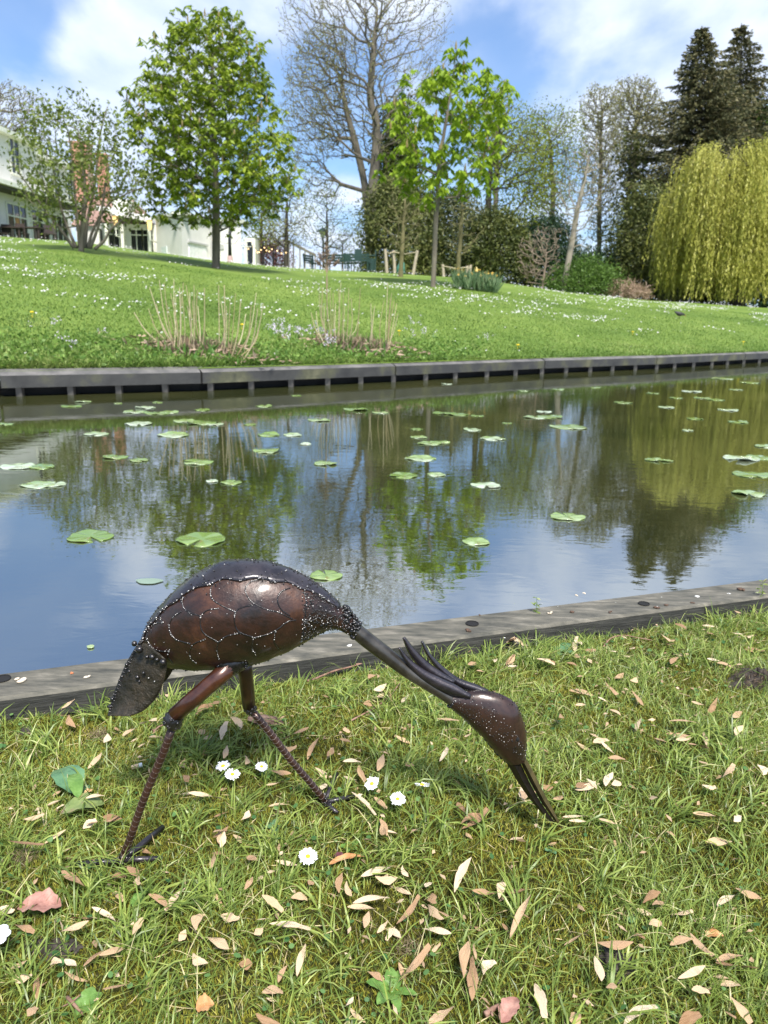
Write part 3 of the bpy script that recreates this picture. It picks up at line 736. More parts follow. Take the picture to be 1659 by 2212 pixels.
# small trees left-middle
tree('small_tree', 'thin dark trunked tree beside the string lights', 'tree', 617, 48, [(400, 600, 660), (440, 575, 680), (490, 570, 670), (530, 560, 660)], 420, Mbark_d, Mbud, 3, .13, .5, .10, rmax=.14, rtip=.010, vtop=(620, 430), upw=.4)
tree('small_tree', 'slender budding tree right beside the green park lamp', 'tree', 706, 46, [(400, 690, 730), (440, 650, 760), (490, 640, 775), (540, 660, 760)], 380, Mbark_d, Mmag, 4, .10, .5, .25, rmax=.09, rtip=.008, vtop=(706, 430), upw=.3)
tree('small_tree', 'faint sapling between the green lamp and the litter bin', 'tree', 740, 60, [(500, 715, 760), (540, 700, 780), (570, 710, 775)], 200, Mbark_g, Mbud, 2, .12, .5, .10, rmax=.08, rtip=.01, vtop=(740, 520), upw=.3)
tree('small_tree', 'yellowish small tree right of the white annex', 'tree', 565, 57, [(430, 540, 590), (460, 525, 600), (500, 530, 600), (540, 535, 600)], 240, Mbark_d, Mfresh, 8, .17, .5, .4, rmax=.14, rtip=.012, vtop=(565, 460))
bush('purple_shrub', 'small purple and green shrub behind the string lights', 'shrub', 57, [(520, 575, 605), (545, 560, 620), (585, 555, 625)], 120, 22, .16, .5, Mpurple, Mbark_d, .4)

# big chestnut
def candles(root, A, tips, n, size, zmin):
    mb = MB(); idx = [i for i in tips if A[i][2] > zmin]
    for i in random.sample(idx, min(n, len(idx))):
        p = Vector(A[i]); h = size*random.uniform(.7, 1.2)
        mb.tube([p, p+Vector((random.uniform(-.02, .02), 0, h*.5)), p+Vector((0, 0, h))], [size*.16, size*.15, .006], 5)
    o = mb.build('blossom', Mblossom, root)
rt_, A, tp = tree('chestnut_tree', 'large full crowned green chestnut in front of the white annex', 'tree', 467, 25,
     [(30, 440, 505), (55, 370, 545), (90, 340, 560), (150, 305, 575), (200, 285, 590), (260, 262, 605), (320, 290, 640), (380, 300, 655), (430, 315, 620), (462, 340, 580), (485, 380, 540)],
     1080, Mbark_g, Mchest, 18, .205, .42, .27, droop=.45, rmax=.125, rtip=.006, trunk=[(467, 520), (467, 450), (466, 380), (462, 300), (458, 200), (462, 90)], outer=.38, step=.35, bf=.28, palm=True, upw=.7)
candles(rt_, A, tp, 200, .17, 3)
rt_, A, tp = tree('chestnut_tree', 'young open crowned bright green chestnut in the middle of the lawn', 'tree', 936, 24,
     [(100, 978, 996), (150, 955, 1025), (185, 880, 1100), (215, 850, 1105), (260, 845, 1095), (320, 832, 1085), (370, 838, 1070), (405, 850, 1040), (430, 890, 1000)],
     230, Mbark_g, Mchest2, 20, .25, .40, .27, droop=.7, rmax=.075, rtip=.007, trunk=[(938, 560), (941, 480), (945, 430), (948, 360), (962, 270), (975, 190), (984, 125)], outer=.42, step=.35, bf=.22, palm=True, upw=.9,
     extra=np.array([list(atY(u, v, 24+random.uniform(-.5, .5))) for u, v in ((985, 110), (985, 125), (985, 145), (875, 150), (1090, 190), (1080, 200), (1062, 205), (1035, 195), (860, 285), (835, 365), (1050, 400))]))
candles(rt_, A, tp, 70, .2, 3)
# multi stem shrub tree left
b = base_at(178, 23)
rows = [(195, 150, 175), (215, 90, 215), (250, 70, 240), (300, 40, 260), (350, 25, 300), (400, 40, 320), (440, 50, 320), (480, 80, 290)]
stems = []
root, A, tp = tree('magnolia_tree', 'many stemmed spreading shrub tree in front of the white villa', 'tree', 178, 23, rows, 190, Mbark_g, Mmag, 25, .13, .5, .19, droop=.3, rmax=.08, rtip=.006,
     trunk=[(178, 505), (180, 470), (184, 420), (178, 340), (165, 260)], outer=.45, step=.3, bf=.12, upw=1.6, jit=.12)
mb = MB()
for (pts) in ([(165, 535), (150, 500), (132, 450), (120, 390), (105, 320)], [(160, 536), (130, 495), (95, 450), (60, 400), (20, 345)], [(190, 537), (200, 500), (225, 455), (250, 430), (320, 400)],
              [(195, 537), (212, 490), (222, 440), (235, 360), (265, 300)], [(172, 536), (168, 480), (160, 400), (150, 300), (135, 250)], [(205, 538), (225, 520), (240, 495), (270, 470), (290, 440)], [(184, 536), (190, 470), (205, 400), (215, 300), (232, 230)]):
    dy = random.uniform(-.6, .6)
    c = cat_interp([tuple(atY(u, v, 23+dy*i/4)) for i, (u, v) in enumerate(pts)], 5)
    mb.tube(c, [.05*(1-.8*i/len(c)) for i in range(len(c))], 7)
mb.build('stems', Mbark_g, root, True)

# staked young trees
for lab, u, v, tv, rows in (('staked slender young tree between three leaning stakes left of the young chestnut', 864, 598, 440, [(400, 850, 900), (440, 820, 915), (490, 805, 930), (540, 830, 910)]),
                      ('staked slender young tree just behind the daffodils', 988, 606, 440, [(410, 985, 1040), (450, 960, 1050), (500, 950, 1050), (545, 965, 1030)])):
    p = ground_hit(u, v); p = p if p.y < 48 else base_at(u, 40)
    tree('young_tree', lab, 'tree', u, p.y, rows, 200, Mbark_o, Mbud, 1, .09, .5, .10, rmax=.085, rtip=.008, base=p, vtop=(u+12, tv-20), upw=.1, step=.5)
Mstake = mat_noise('stake', [(.3, .25, .18), (.45, .38, .28)], 8, rough=.9)
Mrope = mat_plain('rope', (.4, .34, .22), .9)
SG = 'wooden stakes around the two young trees'
st = [((832, 538), (836, 598), 'leftmost wooden stake of the left staked tree'), ((850, 541), (853, 599), 'middle wooden stake of the left staked tree'), ((902, 541), (891, 601), 'right leaning wooden stake of the left staked tree'),
      ((956, 571), (959, 607), 'leftmost wooden stake of the tree behind the daffodils'), ((1010, 574), (1006, 610), 'middle wooden stake of the tree behind the daffodils'), ((1017, 572), (1013, 611), 'rightmost wooden stake of the tree behind the daffodils')]
tops = []
YS = [40, 41, 40, 43, 43, 44]
for (t, bt_, lab), Y in zip(st, YS):
    a = base_at(bt_[0], Y); tpv = atY(t[0], t[1], Y); mb = MB(); mb.tube([a-Vector((0, 0, .2)), (a+tpv)/2, tpv], [.085, .075, .07], 7)
    o = mb.build('tree_stake', Mstake, smooth=False); tag(o, lab, 'stake', SG); tops.append(tpv)
for k, lab in ((0, 'rope strung between the stakes of the left staked tree'), (3, 'rope strung between the stakes of the tree behind the daffodils')):
    mb = MB()
    for a, c in ((tops[k], tops[k+1]), (tops[k+1], tops[k+2])):
        for dz in (-.08,):
            mb.tube([a+Vector((0, -.06, dz)), (a+c)/2+Vector((0, -.06, dz-.10)), c+Vector((0, -.06, dz))], .03, 5)
    tag(mb.build('rope', Mrope), lab, 'rope')
# ------------------------------------------------------------------ buildings
Mwall = mat_noise('white_render', [(.66, .64, .60), (.74, .72, .68)], 1.5, rough=.85, bump=.1)
Mtrim = mat_plain('cream_trim', (.72, .72, .62), .6)
Mgreytrim = mat_plain('grey_trim', (.42, .42, .40), .7)
Mglass, N, L, b = newmat('dark_glass'); b.inputs['Base Color'].default_value = (.012, .014, .016, 1); b.inputs['Roughness'].default_value = .06; b.inputs['IOR'].default_value = 1.5
Mroofd = mat_plain('dark_roof', (.07, .065, .06), .8)
Mtile = mat_noise('tile_roof', [(.22, .13, .10), (.32, .21, .17)], 5, rough=.85, bump=.4)
Mbrick, N, L, b = newmat('brick')
t_ = N.new('ShaderNodeTexCoord'); br_ = N.new('ShaderNodeTexBrick'); mp_ = N.new('ShaderNodeMapping'); mp_.inputs['Rotation'].default_value = (R(90), 0, 0)
L.new(t_.outputs['Object'], mp_.inputs[0]); L.new(mp_.outputs[0], br_.inputs['Vector']); br_.inputs['Scale'].default_value = 4
br_.inputs['Color1'].default_value = (.42, .17, .11, 1); br_.inputs['Color2'].default_value = (.5, .24, .16, 1); br_.inputs['Mortar'].default_value = (.45, .38, .32, 1); br_.inputs['Mortar Size'].default_value = .015
L.new(br_.outputs[0], b.inputs['Base Color']); b.inputs['Roughness'].default_value = .9
def wall_frame(p, q):
    d = Vector((q.x-p.x, q.y-p.y, 0)); ln = d.length; d.normalize(); n = Vector((d.y, -d.x, 0))
    return d, n, ln   # n faces outward (right-hand)
def panel(mb, p, d, n, s0, s1, z0, z1, o0=0, o1=.05):
    """box on a wall: along s0..s1, height z0..z1 and from offset o0 to o1 outward"""
    a = p+d*s0; c = p+d*s1
    vs = []
    for z in (z0, z1):
        for base, off in ((a, o0), (c, o0), (c, o1), (a, o1)):
            v = base+n*off; vs.append((v.x, v.y, z))
    mb.add(vs, [(0, 3, 2, 1), (4, 5, 6, 7), (0, 1, 5, 4), (1, 2, 6, 5), (2, 3, 7, 6), (3, 0, 4, 7)])
def window(root, p, d, n, s0, s1, z0, z1, cols=3, split=.65, fr=.09, name='window'):
    mb = MB(); panel(mb, p, d, n, s0, s1, z0, z1, -.06, .012); w = mb.build(name, Mglass, root)
    mb = MB(); w_ = fr
    panel(mb, p, d, n, s0-w_, s1+w_, z1, z1+w_, -.02, .07); panel(mb, p, d, n, s0-w_, s1+w_, z0-w_, z0, -.02, .09)
    panel(mb, p, d, n, s0-w_, s0, z0, z1, -.02, .068); panel(mb, p, d, n, s1, s1+w_, z0, z1, -.02, .068)
    for k in range(1, cols):
        s = s0+(s1-s0)*k/cols; panel(mb, p, d, n, s-w_*.35, s+w_*.35, z0, z1, 0, .05)
    if split: z = z0+(z1-z0)*split; panel(mb, p, d, n, s0, s1, z-w_*.4, z+w_*.4, 0, .055)
    o = link('frame', mb.mesh('frame'), Mtrim, w); o.matrix_parent_inverse = Matrix.Identity(4)
    return w
def P2(u, Y, v=450):
    p = atY(u, v, Y); return Vector((p.x, Y, 0))
def ZA(u, v, Y): return atY(u, v, Y).z
# villa (left)
a0 = P2(0, 45); a1 = P2(151, 53.6); dA, nA, lnA = wall_frame(a0, a1)
if nA.x < 0: nA = -nA
vz = 3.2; ztop = ZA(0, 293, 45); zlow = ZA(0, 412, 45)
vr = thing('villa', 'two storey white villa at the left edge behind the shrub tree', 'building', (a0.x-4, 50, vz))
pS = a0-dA*12; LA = lnA+12
mb = MB(); panel(mb, pS, dA, nA, 0, LA, vz, ztop-.25, -10, 0); mb.build('wall', Mwall, vr)
mb = MB(); panel(mb, pS, dA, nA, 0, 12+2.6, zlow+.4, ztop-.1, 0.02, 1.0); mb.build('bay', Mwall, vr)
mb = MB(); panel(mb, pS, dA, nA, -.3, LA+.3, ztop-.25, ztop, -10.3, .45); panel(mb, pS, dA, nA, -.3, 14.9, ztop-.1, ztop+.12, .05, 1.4)
panel(mb, pS, dA, nA, 0, LA, ztop-1.05, ztop-.95, .0, .09); mb.build('cornice', Mtrim, vr)
mb = MB(); panel(mb, pS, dA, nA, 0, LA-2.5, zlow-.1, zlow+.12, 0, 2.1); mb.build('eave', Mtrim, vr)
mb = MB(); panel(mb, pS, dA, nA, 0, LA-2.5, zlow-.25, zlow-.105, 0, 1.9); mb.build('eave_soffit', Mroofd, vr)
mb = MB(); panel(mb, pS, dA, nA, 0, LA-3, vz, zlow-.26, .005, .9); mb.build('ground_floor_wall', Mwall, vr)
pF = pS+nA*.9
for s in (1.2, 4.6, 8.0, 11.0, 13.6, 16.0):
    window(vr, pF, dA, nA, s, s+2.0, vz+.9, zlow-.75, 3, .66)
for s in (11.7,):
    window(vr, pS+nA*1.0, dA, nA, s, s+.9, zlow+.9, zlow+2.6, 2, .5)
for s in (15.6, 18.6, 20.4):
    window(vr, pS, dA, nA, s, s+.8, zlow+.7, zlow+2.3, 2, .5)
mb = MB(); panel(mb, pS, dA, nA, 17.2, 17.32, vz, ztop-.3, .01, .13); mb.build('drainpipe', Mtrim, vr)
# chimneys on brick house behind
hb = thing('brick_house', 'brick chimneys and pinkish tiled roof behind the white villa', 'building', (P2(215, 60).x, 60, 3.3))
for (u0, u1, v0, Y) in ((161, 195, 309, 60), (214, 234, 335, 62)):
    x0 = atY(u0, 450, Y).x; x1 = atY(u1, 450, Y).x; zt = ZA((u0+u1)/2, v0, Y)
    mb = MB(); w = x1-x0
    mb.box(((x0+x1)/2, Y+w/2, (zt+3.3)/2), (w, w, zt-3.3)); mb.box(((x0+x1)/2, Y+w/2, zt+.06), (w+.16, w+.16, .12)); mb.build('chimney', Mbrick, hb)
Y = 57; x0 = atY(150, 450, Y).x; x1 = atY(300, 450, Y).x; ze = ZA(200, 487, Y); zr = ZA(200, 430, Y+4)
mb = MB(); mb.add([(x0, Y, ze), (x1, Y, ze), (x1, Y+8, ze), (x0, Y+8, ze), (x0, Y+4, zr), (x1-1.6, Y+4, zr)], [(0, 1, 5, 4), (1, 2, 5), (2, 3, 4, 5), (3, 0, 4), (0, 3, 2, 1)]); mb.build('roof', Mtile, hb)
mb = MB(); mb.box(((x0+x1)/2, Y+4, (ze+3)/2), (x1-x0-.5, 7.5, ze-3-.01)); mb.build('wall', Mwall, hb)
mb = MB(); dx = atY(252, 450, Y).x; mb.box((dx, Y+1.6, zr-.9), (1.1, 1.6, 1.1)); mb.build('dormer', Mtrim, hb)
# glazed wing
gw = thing('glazed_wing', 'low glazed wing with white posts between villa and annex', 'building', (P2(280, 55).x, 55, 3.2))
g0 = P2(212, 55); g1 = P2(336, 55); dG = Vector((1, 0, 0)); nG = Vector((0, -1, 0)); lg = g1.x-g0.x
zG = ZA(280, 487, 55); zb = 3.0
mb = MB(); panel(mb, g0, dG, nG, 0, lg, zb, zG+.1, -6, 0); mb.build('wall', Mwall, gw)
mb = MB(); vs = [(g0.x+.3, 53.6, zG+.75), (g1.x-.1, 53.6, zG+.12), (g1.x-.1, 61, zG+.3), (g0.x+.3, 61, zG+1.4)]
mb.add(vs+[(x, y, z+.28) for x, y, z in vs], [(0, 3, 2, 1), (4, 5, 6, 7), (0, 1, 5, 4), (1, 2, 6, 5), (2, 3, 7, 6), (3, 0, 4, 7)]); mb.build('roof', Mwall, gw)
sc = lambda u: atY(u, 500, 55).x-g0.x
zt_ = ZA(300, 497, 55); zs = ZA(300, 545, 55)
window(gw, g0, dG, nG, sc(231), sc(244), zs, zt_, 1, .78)
window(gw, g0, dG, nG, sc(247), sc(269), zs, zt_, 2, .78)
window(gw, g0, dG, nG, sc(283), sc(306), zs, zt_, 2, .78)
window(gw, g0, dG, nG, sc(309), sc(330), zs, zt_, 2, .78)
mb = MB(); panel(mb, g0, dG, nG, sc(213), sc(221), zb, zt_, 0, .03); mb.build('doorway', Mroofd, gw)
for uu in (223, 242, 275, 333):
    mb = MB(); s = sc(uu); panel(mb, g0, dG, nG, s-.09, s+.09, zb, zt_+.25, .95, 1.13); mb.build('post', Mtrim, gw)
# annex: faceted plan
pl = [P2(335, 53.5), P2(390, 50), P2(455, 54.5), P2(519, 53.8)]
an = thing('white_annex', 'plain white rendered annex behind the large chestnut', 'building', (pl[1].x, 52, 3))
zt0 = ZA(390, 464, 50)
back = [Vector((pl[3].x-2, 62, 0)), Vector((pl[0].x, 62, 0))]
ring = pl+back
mb = MB(); n = len(ring); mb.add([(p.x, p.y, 2.6) for p in ring]+[(p.x, p.y, zt0) for p in ring], [(i, (i+1) % n, (i+1) % n+n, i+n) for i in range(n)]+[tuple(range(2*n-1, n-1, -1))[::-1]]); mb.build('wall', Mwall, an)
mb = MB()
for i in range(3):
    p, q = pl[i], pl[i+1]; d, nn, ln = wall_frame(p, q)
    panel(mb, p, d, nn, -.05, ln+.05, zt0+.002, zt0+.22, -.6, .14+.003*i)
mb.build('parapet', Mtrim, an)
d, nn, ln = wall_frame(pl[1], pl[2])
mb = MB(); zd0 = ZA(430, 575, 52); zd1 = ZA(430, 528, 52); panel(mb, pl[1], d, nn, ln*.2, ln*.78, zd0-.4, zd1, 0, .05); dd_ = mb.build('service_door', mat_plain('white_door', (.8, .8, .78)), an)
mb = MB(); panel(mb, pl[1], d, nn, ln*.17, ln*.81, zd1, zd1+.12, .0, .12); mb.build('door_lintel', Mgreytrim, an)
mb = MB(); panel(mb, pl[1], d, nn, ln-.25, ln-.13, 2.8, zt0, .01, .12); mb.build('drainpipe', Mgreytrim, an)
d, nn, ln = wall_frame(pl[0], pl[1])
mb = MB(); panel(mb, pl[0], d, nn, ln*.2, ln*.42, ZA(352, 560, 52), ZA(352, 532, 52), .0, .05); mb.build('notice_board', mat_plain('notice', (.62, .68, .66)), an)
d, nn, ln = wall_frame(pl[2], pl[3])
mb = MB(); panel(mb, pl[2], d, nn, ln*.2, ln*.42, ZA(480, 538, 54), ZA(480, 527, 54), .0, .06); mb.build('vent_grille', Mgreytrim, an)
mb = MB(); panel(mb, pl[3]+Vector((.06, 1, 0)), Vector((1, 0, 0)), Vector((0, -1, 0)), 0, .55*1.3, 2.6, ZA(527, 512, 54), -4, 0); mb.build('side_porch', Mtrim, an)
window(an, pl[3]+Vector((.06, 1, 0)), Vector((1, 0, 0)), Vector((0, -1, 0)), .18, .48, ZA(527, 573, 54), ZA(527, 520, 54), 1, .8, .05)
# lanterns
Mlamp = mat_plain('lit_shade', (.75, .55, .25), .5, emit=(1, .62, .22), es=.6)
Mgreen = mat_plain('green_paint', (.018, .045, .038), .5)
Mblk = mat_plain('black_paint', (.012, .012, .014), .45)
for u, v, lab in ((249, 476, 'yellow glass lantern at the left end of the glazed wing'), (323, 485, 'yellow glass lantern at the right end of the glazed wing')):
    p = atY(u, v, 53.2); th_ = thing('wall_lantern', lab, 'lantern', p, 'yellow lanterns on the glazed wing')
    mb = MB(); mb.tube([p-Vector((0, 0, .32)), p+Vector((0, 0, .28))], [.12, .2], 6); mb.build('lamp_shade', Mlamp, th_)
    mb = MB(); mb.tube([p+Vector((0, 0, .29)), p+Vector((0, 0, .42)), p+Vector((0, 0, .55))], [.27, .16, .02], 6); mb.build('cap', Mwhite, th_)
    mb = MB(); mb.tube([p-Vector((0, 0, .33)), p-Vector((0, 0, .95)), p+Vector((0, 1.7, -1.0))], .035, 5); mb.build('bracket', Mtrim, th_)
# pole by annex
p = base_at(498, 40); tp_ = atY(498, 470, 40); o = thing('flag_pole', 'tall black pole right of the large chestnut trunk', 'pole', p)
mb = MB(); mb.tube([p-Vector((0, 0, .1)), p+Vector((0, 0, 1.0)), tp_], [.10, .075, .06], 8); mb.build('shaft', Mblk, o, True)
mb = MB(); mb.tube([p, p+Vector((0, 0, .3))], [.16, .12], 8); mb.build('base', mat_plain('pink_base', (.45, .3, .28)), o)
# park lamp
p = base_at(699, 47); o = thing('park_lamp', 'green park lamp with wide conical shade on the lawn crest', 'lamp post', p)
t0 = atY(697.5, 512, 47)
mb = MB(); mb.tube([p-Vector((0, 0, .1)), p+Vector((0, 0, .8)), t0], [.09, .06, .05], 8); mb.build('pole', Mgreen, o, True)
mb = MB(); mb.tube([t0, t0+Vector((0, 0, .28))], [.10, .20], 10); mb.build('lamp_glass', mat_plain('opal', (.6, .58, .5)), o)
mb = MB(); mb.tube([t0+Vector((0, 0, .28)), t0+Vector((0, 0, .33)), t0+Vector((0, 0, .5))], [.36, .34, .05], 12); mb.build('lamp_shade', Mgreen, o)
# benches, bin, board
def bench(label, u, v, Y, w, ang):
    p = atY(u, v, Y); p.z = lh(p.x, Y)+.02
    o = thing('park_bench', label, 'bench', p, 'green park benches on the lawn crest')
    rz = Matrix.Rotation(ang, 3, 'Z')
    def T(x, y, z): return p+rz @ Vector((x, y, z))
    mb = MB()
    for k in range(4): mb.box(T(0, -.18+.12*k, .46), (w, .095, .04), rz)
    mb.build('seat', Mgreen, o)
    mb = MB()
    for k in range(3): mb.box(T(0, .28+.02*k, .60+.14*k), (w, .035, .11), rz)
    mb.build('backrest', Mgreen, o)
    for sx in (-1, 1):
        mb = MB(); mb.bar(T(sx*(w/2-.1), -.2, 0), T(sx*(w/2-.1), -.2, .66), .06); mb.bar(T(sx*(w/2-.1), .26, 0), T(sx*(w/2-.1), .33, .98), .06); mb.bar(T(sx*(w/2-.1), -.22, .66), T(sx*(w/2-.1), .3, .68), .06, .04)
        mb.build('leg', Mgreen, o)
    return o
bench('green wooden bench seen from the back just right of the park lamp', 733, 585, 46, 1.5, R(165))
bench('green wooden bench next to the litter bin', 772, 590, 44, 1.45, R(170))
bench('dark bench seen from the end left of the park lamp', 676, 586, 48, 1.4, R(70))
p = base_at(801, 44.5); o = thing('litter_bin', 'green litter bin with flat hood beside the dark yew', 'litter bin', p)
mb = MB(); mb.tube([p+Vector((0, 0, .15)), p+Vector((0, 0, .8))], [.2, .24], 12); mb.build('bucket', Mgreen, o)
mb = MB(); mb.tube([p+Vector((0, 0, .92)), p+Vector((0, 0, .98))], .27, 12); mb.build('hood', Mgreen, o)
mb = MB(); mb.bar(p+Vector((.24, 0, -.1)), p+Vector((.24, 0, 1.25)), .07); mb.build('post', Mgreen, o)
p = base_at(772, 45.5); o = thing('notice_board', 'dark green upright notice board left of the litter bin', 'board', p)
mb = MB(); mb.box(p+Vector((0, 0, .98)), (.34, .08, .62)); mb.build('panel', Mgreen, o)
mb = MB(); mb.bar(p+Vector((.2, 0, -.1)), p+Vector((.2, 0, 1.5)), .07); mb.bar(p+Vector((-.18, 0, -.1)), p+Vector((-.18, 0, .7)), .05); mb.build('post', Mgreen, o)
# green watering bag
p = base_at(865, 39); o = MB()
for k in range(5): pass
mb = MB(); mb.tube([p, p+Vector((0, 0, .3)), p+Vector((.03, 0, .5)), p+Vector((-.05, 0, .62))], [.24, .2, .14, .05], 9)
tag(mb.build('watering_bag', mat_plain('green_bag', (.06, .2, .15), .5), smooth=True), 'dark green watering bag at the foot of the left staked tree', 'bag')
# pergola
Mwood = mat_noise('pergola_wood', [(.25, .22, .2), (.4, .36, .32)], 6, rough=.9)
pg = thing('pergola', 'slim pergola of thin grey posts and a sagging beam against the sky', 'pergola', base_at(655, 50))
bm_ = MB(); pr = None
for u, vt, Y in ((624, 521, 49), (634, 527, 50), (648, 533, 52), (659, 540, 53), (670, 545, 55), (681, 550, 56)):
    a = base_at(u, Y); t = atY(u, vt, Y); mb = MB(); mb.tube([a-Vector((0, 0, .2)), t], .05, 6); mb.build('post', Mwood, pg)
    if pr is not None: bm_.bar(pr, t, .12, .09); bm_.bar(pr+Vector((.3, .5, -.2)), t+Vector((.3, .5, -.2)), .06)
    pr = t
bm_.build('beam', Mwood, pg)
# string lights
bul = [(1035, 340), (1140, 385), (1245, 392), (1290, 330), (1312, 378), (1350, 428), (1370, 425), (1408, 360), (1420, 405), (1437, 440), (1455, 460), (1470, 458), (1487, 437), (1520, 415), (1540, 442), (1565, 450), (1590, 430), (1640, 445), (1680, 470), (1720, 462)]
sg = thing('string_lights', 'garland of warm glowing bulbs strung right of the white annex', 'string lights', atY(560, 530, 46))
Mbulb = mat_plain('bulb', (1, .7, .35), .4, emit=(1, .6, .28), es=1.6)
pts = [atY(219.4+.2315*x, 438.9+.2315*y, 47) for x, y in bul]
mb = MB(); mb.tube([p+Vector((0, 0, .07)) for p in pts], .012, 4); mb.build('cable', Mblk, sg)
for p in pts:
    mb = MB(); mb.ball(p, .036, 8, 6); mb.build('bulb', Mbulb, sg, True)
for u, vt in ((545, 530), (568, 522), (590, 530)):
    a = base_at(u, 47.2); t = atY(u, vt, 47.2); mb = MB(); mb.tube([a-Vector((0, 0, .2)), t], .04, 6)
    tag(mb.build('light_pole', Mblk), {545: 'leftmost', 568: 'middle', 590: 'rightmost'}[u]+' of the thin dark poles carrying the string lights', 'pole', 'thin poles under the string lights')
# terrace furniture
Mdk = mat_plain('dark_furniture', (.05, .035, .03), .6)
def chair(u, Y, lab, rot):
    a = P2(u, Y); zf = 4.05*1.0; a.z = ZA(u, 524, Y)
    o = thing('terrace_chair', lab, 'chair', a, 'dark chairs on the villa terrace'); rz = Matrix.Rotation(rot, 3, 'Z')
    def T(x, y, z): return a+rz @ Vector((x, y, z))
    mb = MB(); mb.box(T(0, 0, .45), (.5, .48, .06), rz); mb.build('seat', Mdk, o)
    mb = MB(); mb.box(T(0, .24, .72), (.5, .05, .42), rz); mb.build('backrest', Mdk, o)
    for x in (-.21, .21):
        for y in (-.2, .2):
            mb = MB(); mb.bar(T(x, y, 0), T(x, y, .43), .05); mb.build('leg', Mdk, o)
def table(u, Y, lab):
    a = P2(u, Y); a.z = ZA(u, 524, Y); o = thing('terrace_table', lab, 'table', a, 'dark tables on the villa terrace')
    mb = MB(); mb.box(a+Vector((0, 0, .74)), (1.2, .8, .05)); mb.build('tabletop', Mdk, o)
    for x in (-.5, .5):
        for y in (-.3, .3):
            mb = MB(); mb.bar(a+Vector((x, y, 0)), a+Vector((x, y, .71)), .06); mb.build('leg', Mdk, o)
chair(4, 42.5, 'dark terrace chair at the very left edge of the photo', 0); table(22, 42.7, 'dark terrace table nearest the left edge'); chair(44, 43, 'dark terrace chair between the two terrace tables', R(180))
table(64, 43.2, 'dark terrace table right of the chairs'); chair(88, 43.5, 'dark terrace chair left of the shrub tree stems', R(90)); chair(104, 44, 'rightmost dark terrace chair behind the shrub tree stems', R(40))
mb = MB()
x0 = P2(-60, 41).x; 
for k in range(9):
    p = P2(-40+k*20, 42+k*.15); p.z = ZA(-40+k*20, 531, 42+k*.15)
    mb.box(p+Vector((0, .3, -.35)), (.9, 2.6, .8))
tag(mb.build('terrace_edge', Mwall), 'low white stone terrace edge in front of the villa', 'wall')

# ------------------------------------------------------------------ far lawn planting
Mgr = mat_leaf('grass', [(.045, .12, .012), (.085, .20, .018), (.14, .27, .03), (.22, .33, .06)], .35)
Mgr2 = mat_leaf('far_grass', [(.075, .14, .025), (.13, .225, .04), (.19, .29, .06), (.30, .36, .11)], .3)
n = 190000
a = rng.uniform(-.62, .62, n); yk_ = np.interp(a, AG, YK); dy = rng.random(n)**1.6*14
y = yk_+.16+dy; x = a*y; z = lawn_h(x, y-.1)
D = np.stack([rng.normal(size=n)*.5, rng.normal(size=n)*.5, np.ones(n)], 1)
tall = np.clip(1.4-dy/1.2, 0, 1)*np.clip((.15-a)*3, .25, 1)
Ln = rng.uniform(.03, .06, n)+tall*rng.uniform(0, .12, n)
gp = np.sin(x*.9+1.5*np.sin(y*.6))*np.sin(y*1.1+np.sin(x*.5))+.6*np.sin(x*3.3+y*2)*np.sin(y*3.1-x*1.7)
blades('grass', np.stack([x, y, z-.01], 1), D, Ln, rng.uniform(.006, .013, n), rng.uniform(0, 1, n), Mgr2, rndv=np.clip(.45+.27*gp+rng.normal(size=n)*.2, 0, 1))
# broad weeds near the far kerb
n = 4200
a = rng.uniform(-.6, .12, n); y = np.interp(a, AG, YK)+.15+rng.random(n)**1.5*1.5; x = a*y; z = lawn_h(x, y)+rng.random(n)*.10
D = rng.normal(size=(n, 3)); D[:, 2] = abs(D[:, 2])*.6
o = cards('ground_cover', np.stack([x, y, z], 1), D, rng.uniform(.03, .07, n), rng.uniform(.02, .045, n), mat_leaf('weed_leaf', [(.08, .16, .03), (.14, .25, .045), (.22, .34, .07)], .35)); tag(o, kind='stuff')
# daisies far (stuff)
Mdz = mat_leaf('daisy_white', [(.5, .5, .48), (.66, .66, .64), (.62, .56, .58)], .2)
def fardaisies():
    n = 60000
    v = rng.uniform(0, 1, n); a = rng.uniform(-.6, .6, n); yk_ = np.interp(a, AG, YK); yc_ = np.interp(a, CA, CY)
    t = rng.random(n)**1.25; y = yk_+.4+(yc_-yk_-1)*t; x = a*y
    m = np.sin(x*1.1+2*np.sin(y*.5))*np.sin(y*1.3+1.5*np.sin(x*.7+1))+.6*np.sin(x*3.1+y)*np.sin(y*2.7-x)+.5*np.sin(x*.4+1)*np.sin(y*.35)
    dens = np.clip(m*.9+.1, .02, 1)*np.clip((y-yk_-1)/6, .06, 1)*np.clip((.86-t)*5, .12, 1)
    k = rng.random(n) < np.clip(dens-.18, .006, 1)*.5; x, y = x[k], y[k]; n = len(x)
    z = lawn_h(x, y)+rng.uniform(.05, .09, n); r = rng.uniform(.008, .016, n)+.00035*y
    C = np.stack([x, y, z], 1); nn = unit(np.stack([rng.normal(size=n)*.35, rng.normal(size=n)*.35-.35, np.ones(n)], 1))
    X = unit(np.cross(nn, [0, 1, .1])); Yv = np.cross(nn, X)
    V = np.stack([C+(X*math.cos(q)+Yv*math.sin(q))*r[:, None] for q in np.arange(6)*math.pi/3], 1).reshape(-1, 3)
    b = np.arange(n)*6; f = np.stack([b+i for i in range(6)], 1)
    tag(link('daisies', mesh_np('daisies', V, [f], rng.random(n)), Mdz), kind='stuff')
fardaisies()
Mstem = mat_leaf('dry_stem', [(.36, .29, .15), (.5, .41, .24), (.6, .52, .33)], .05)
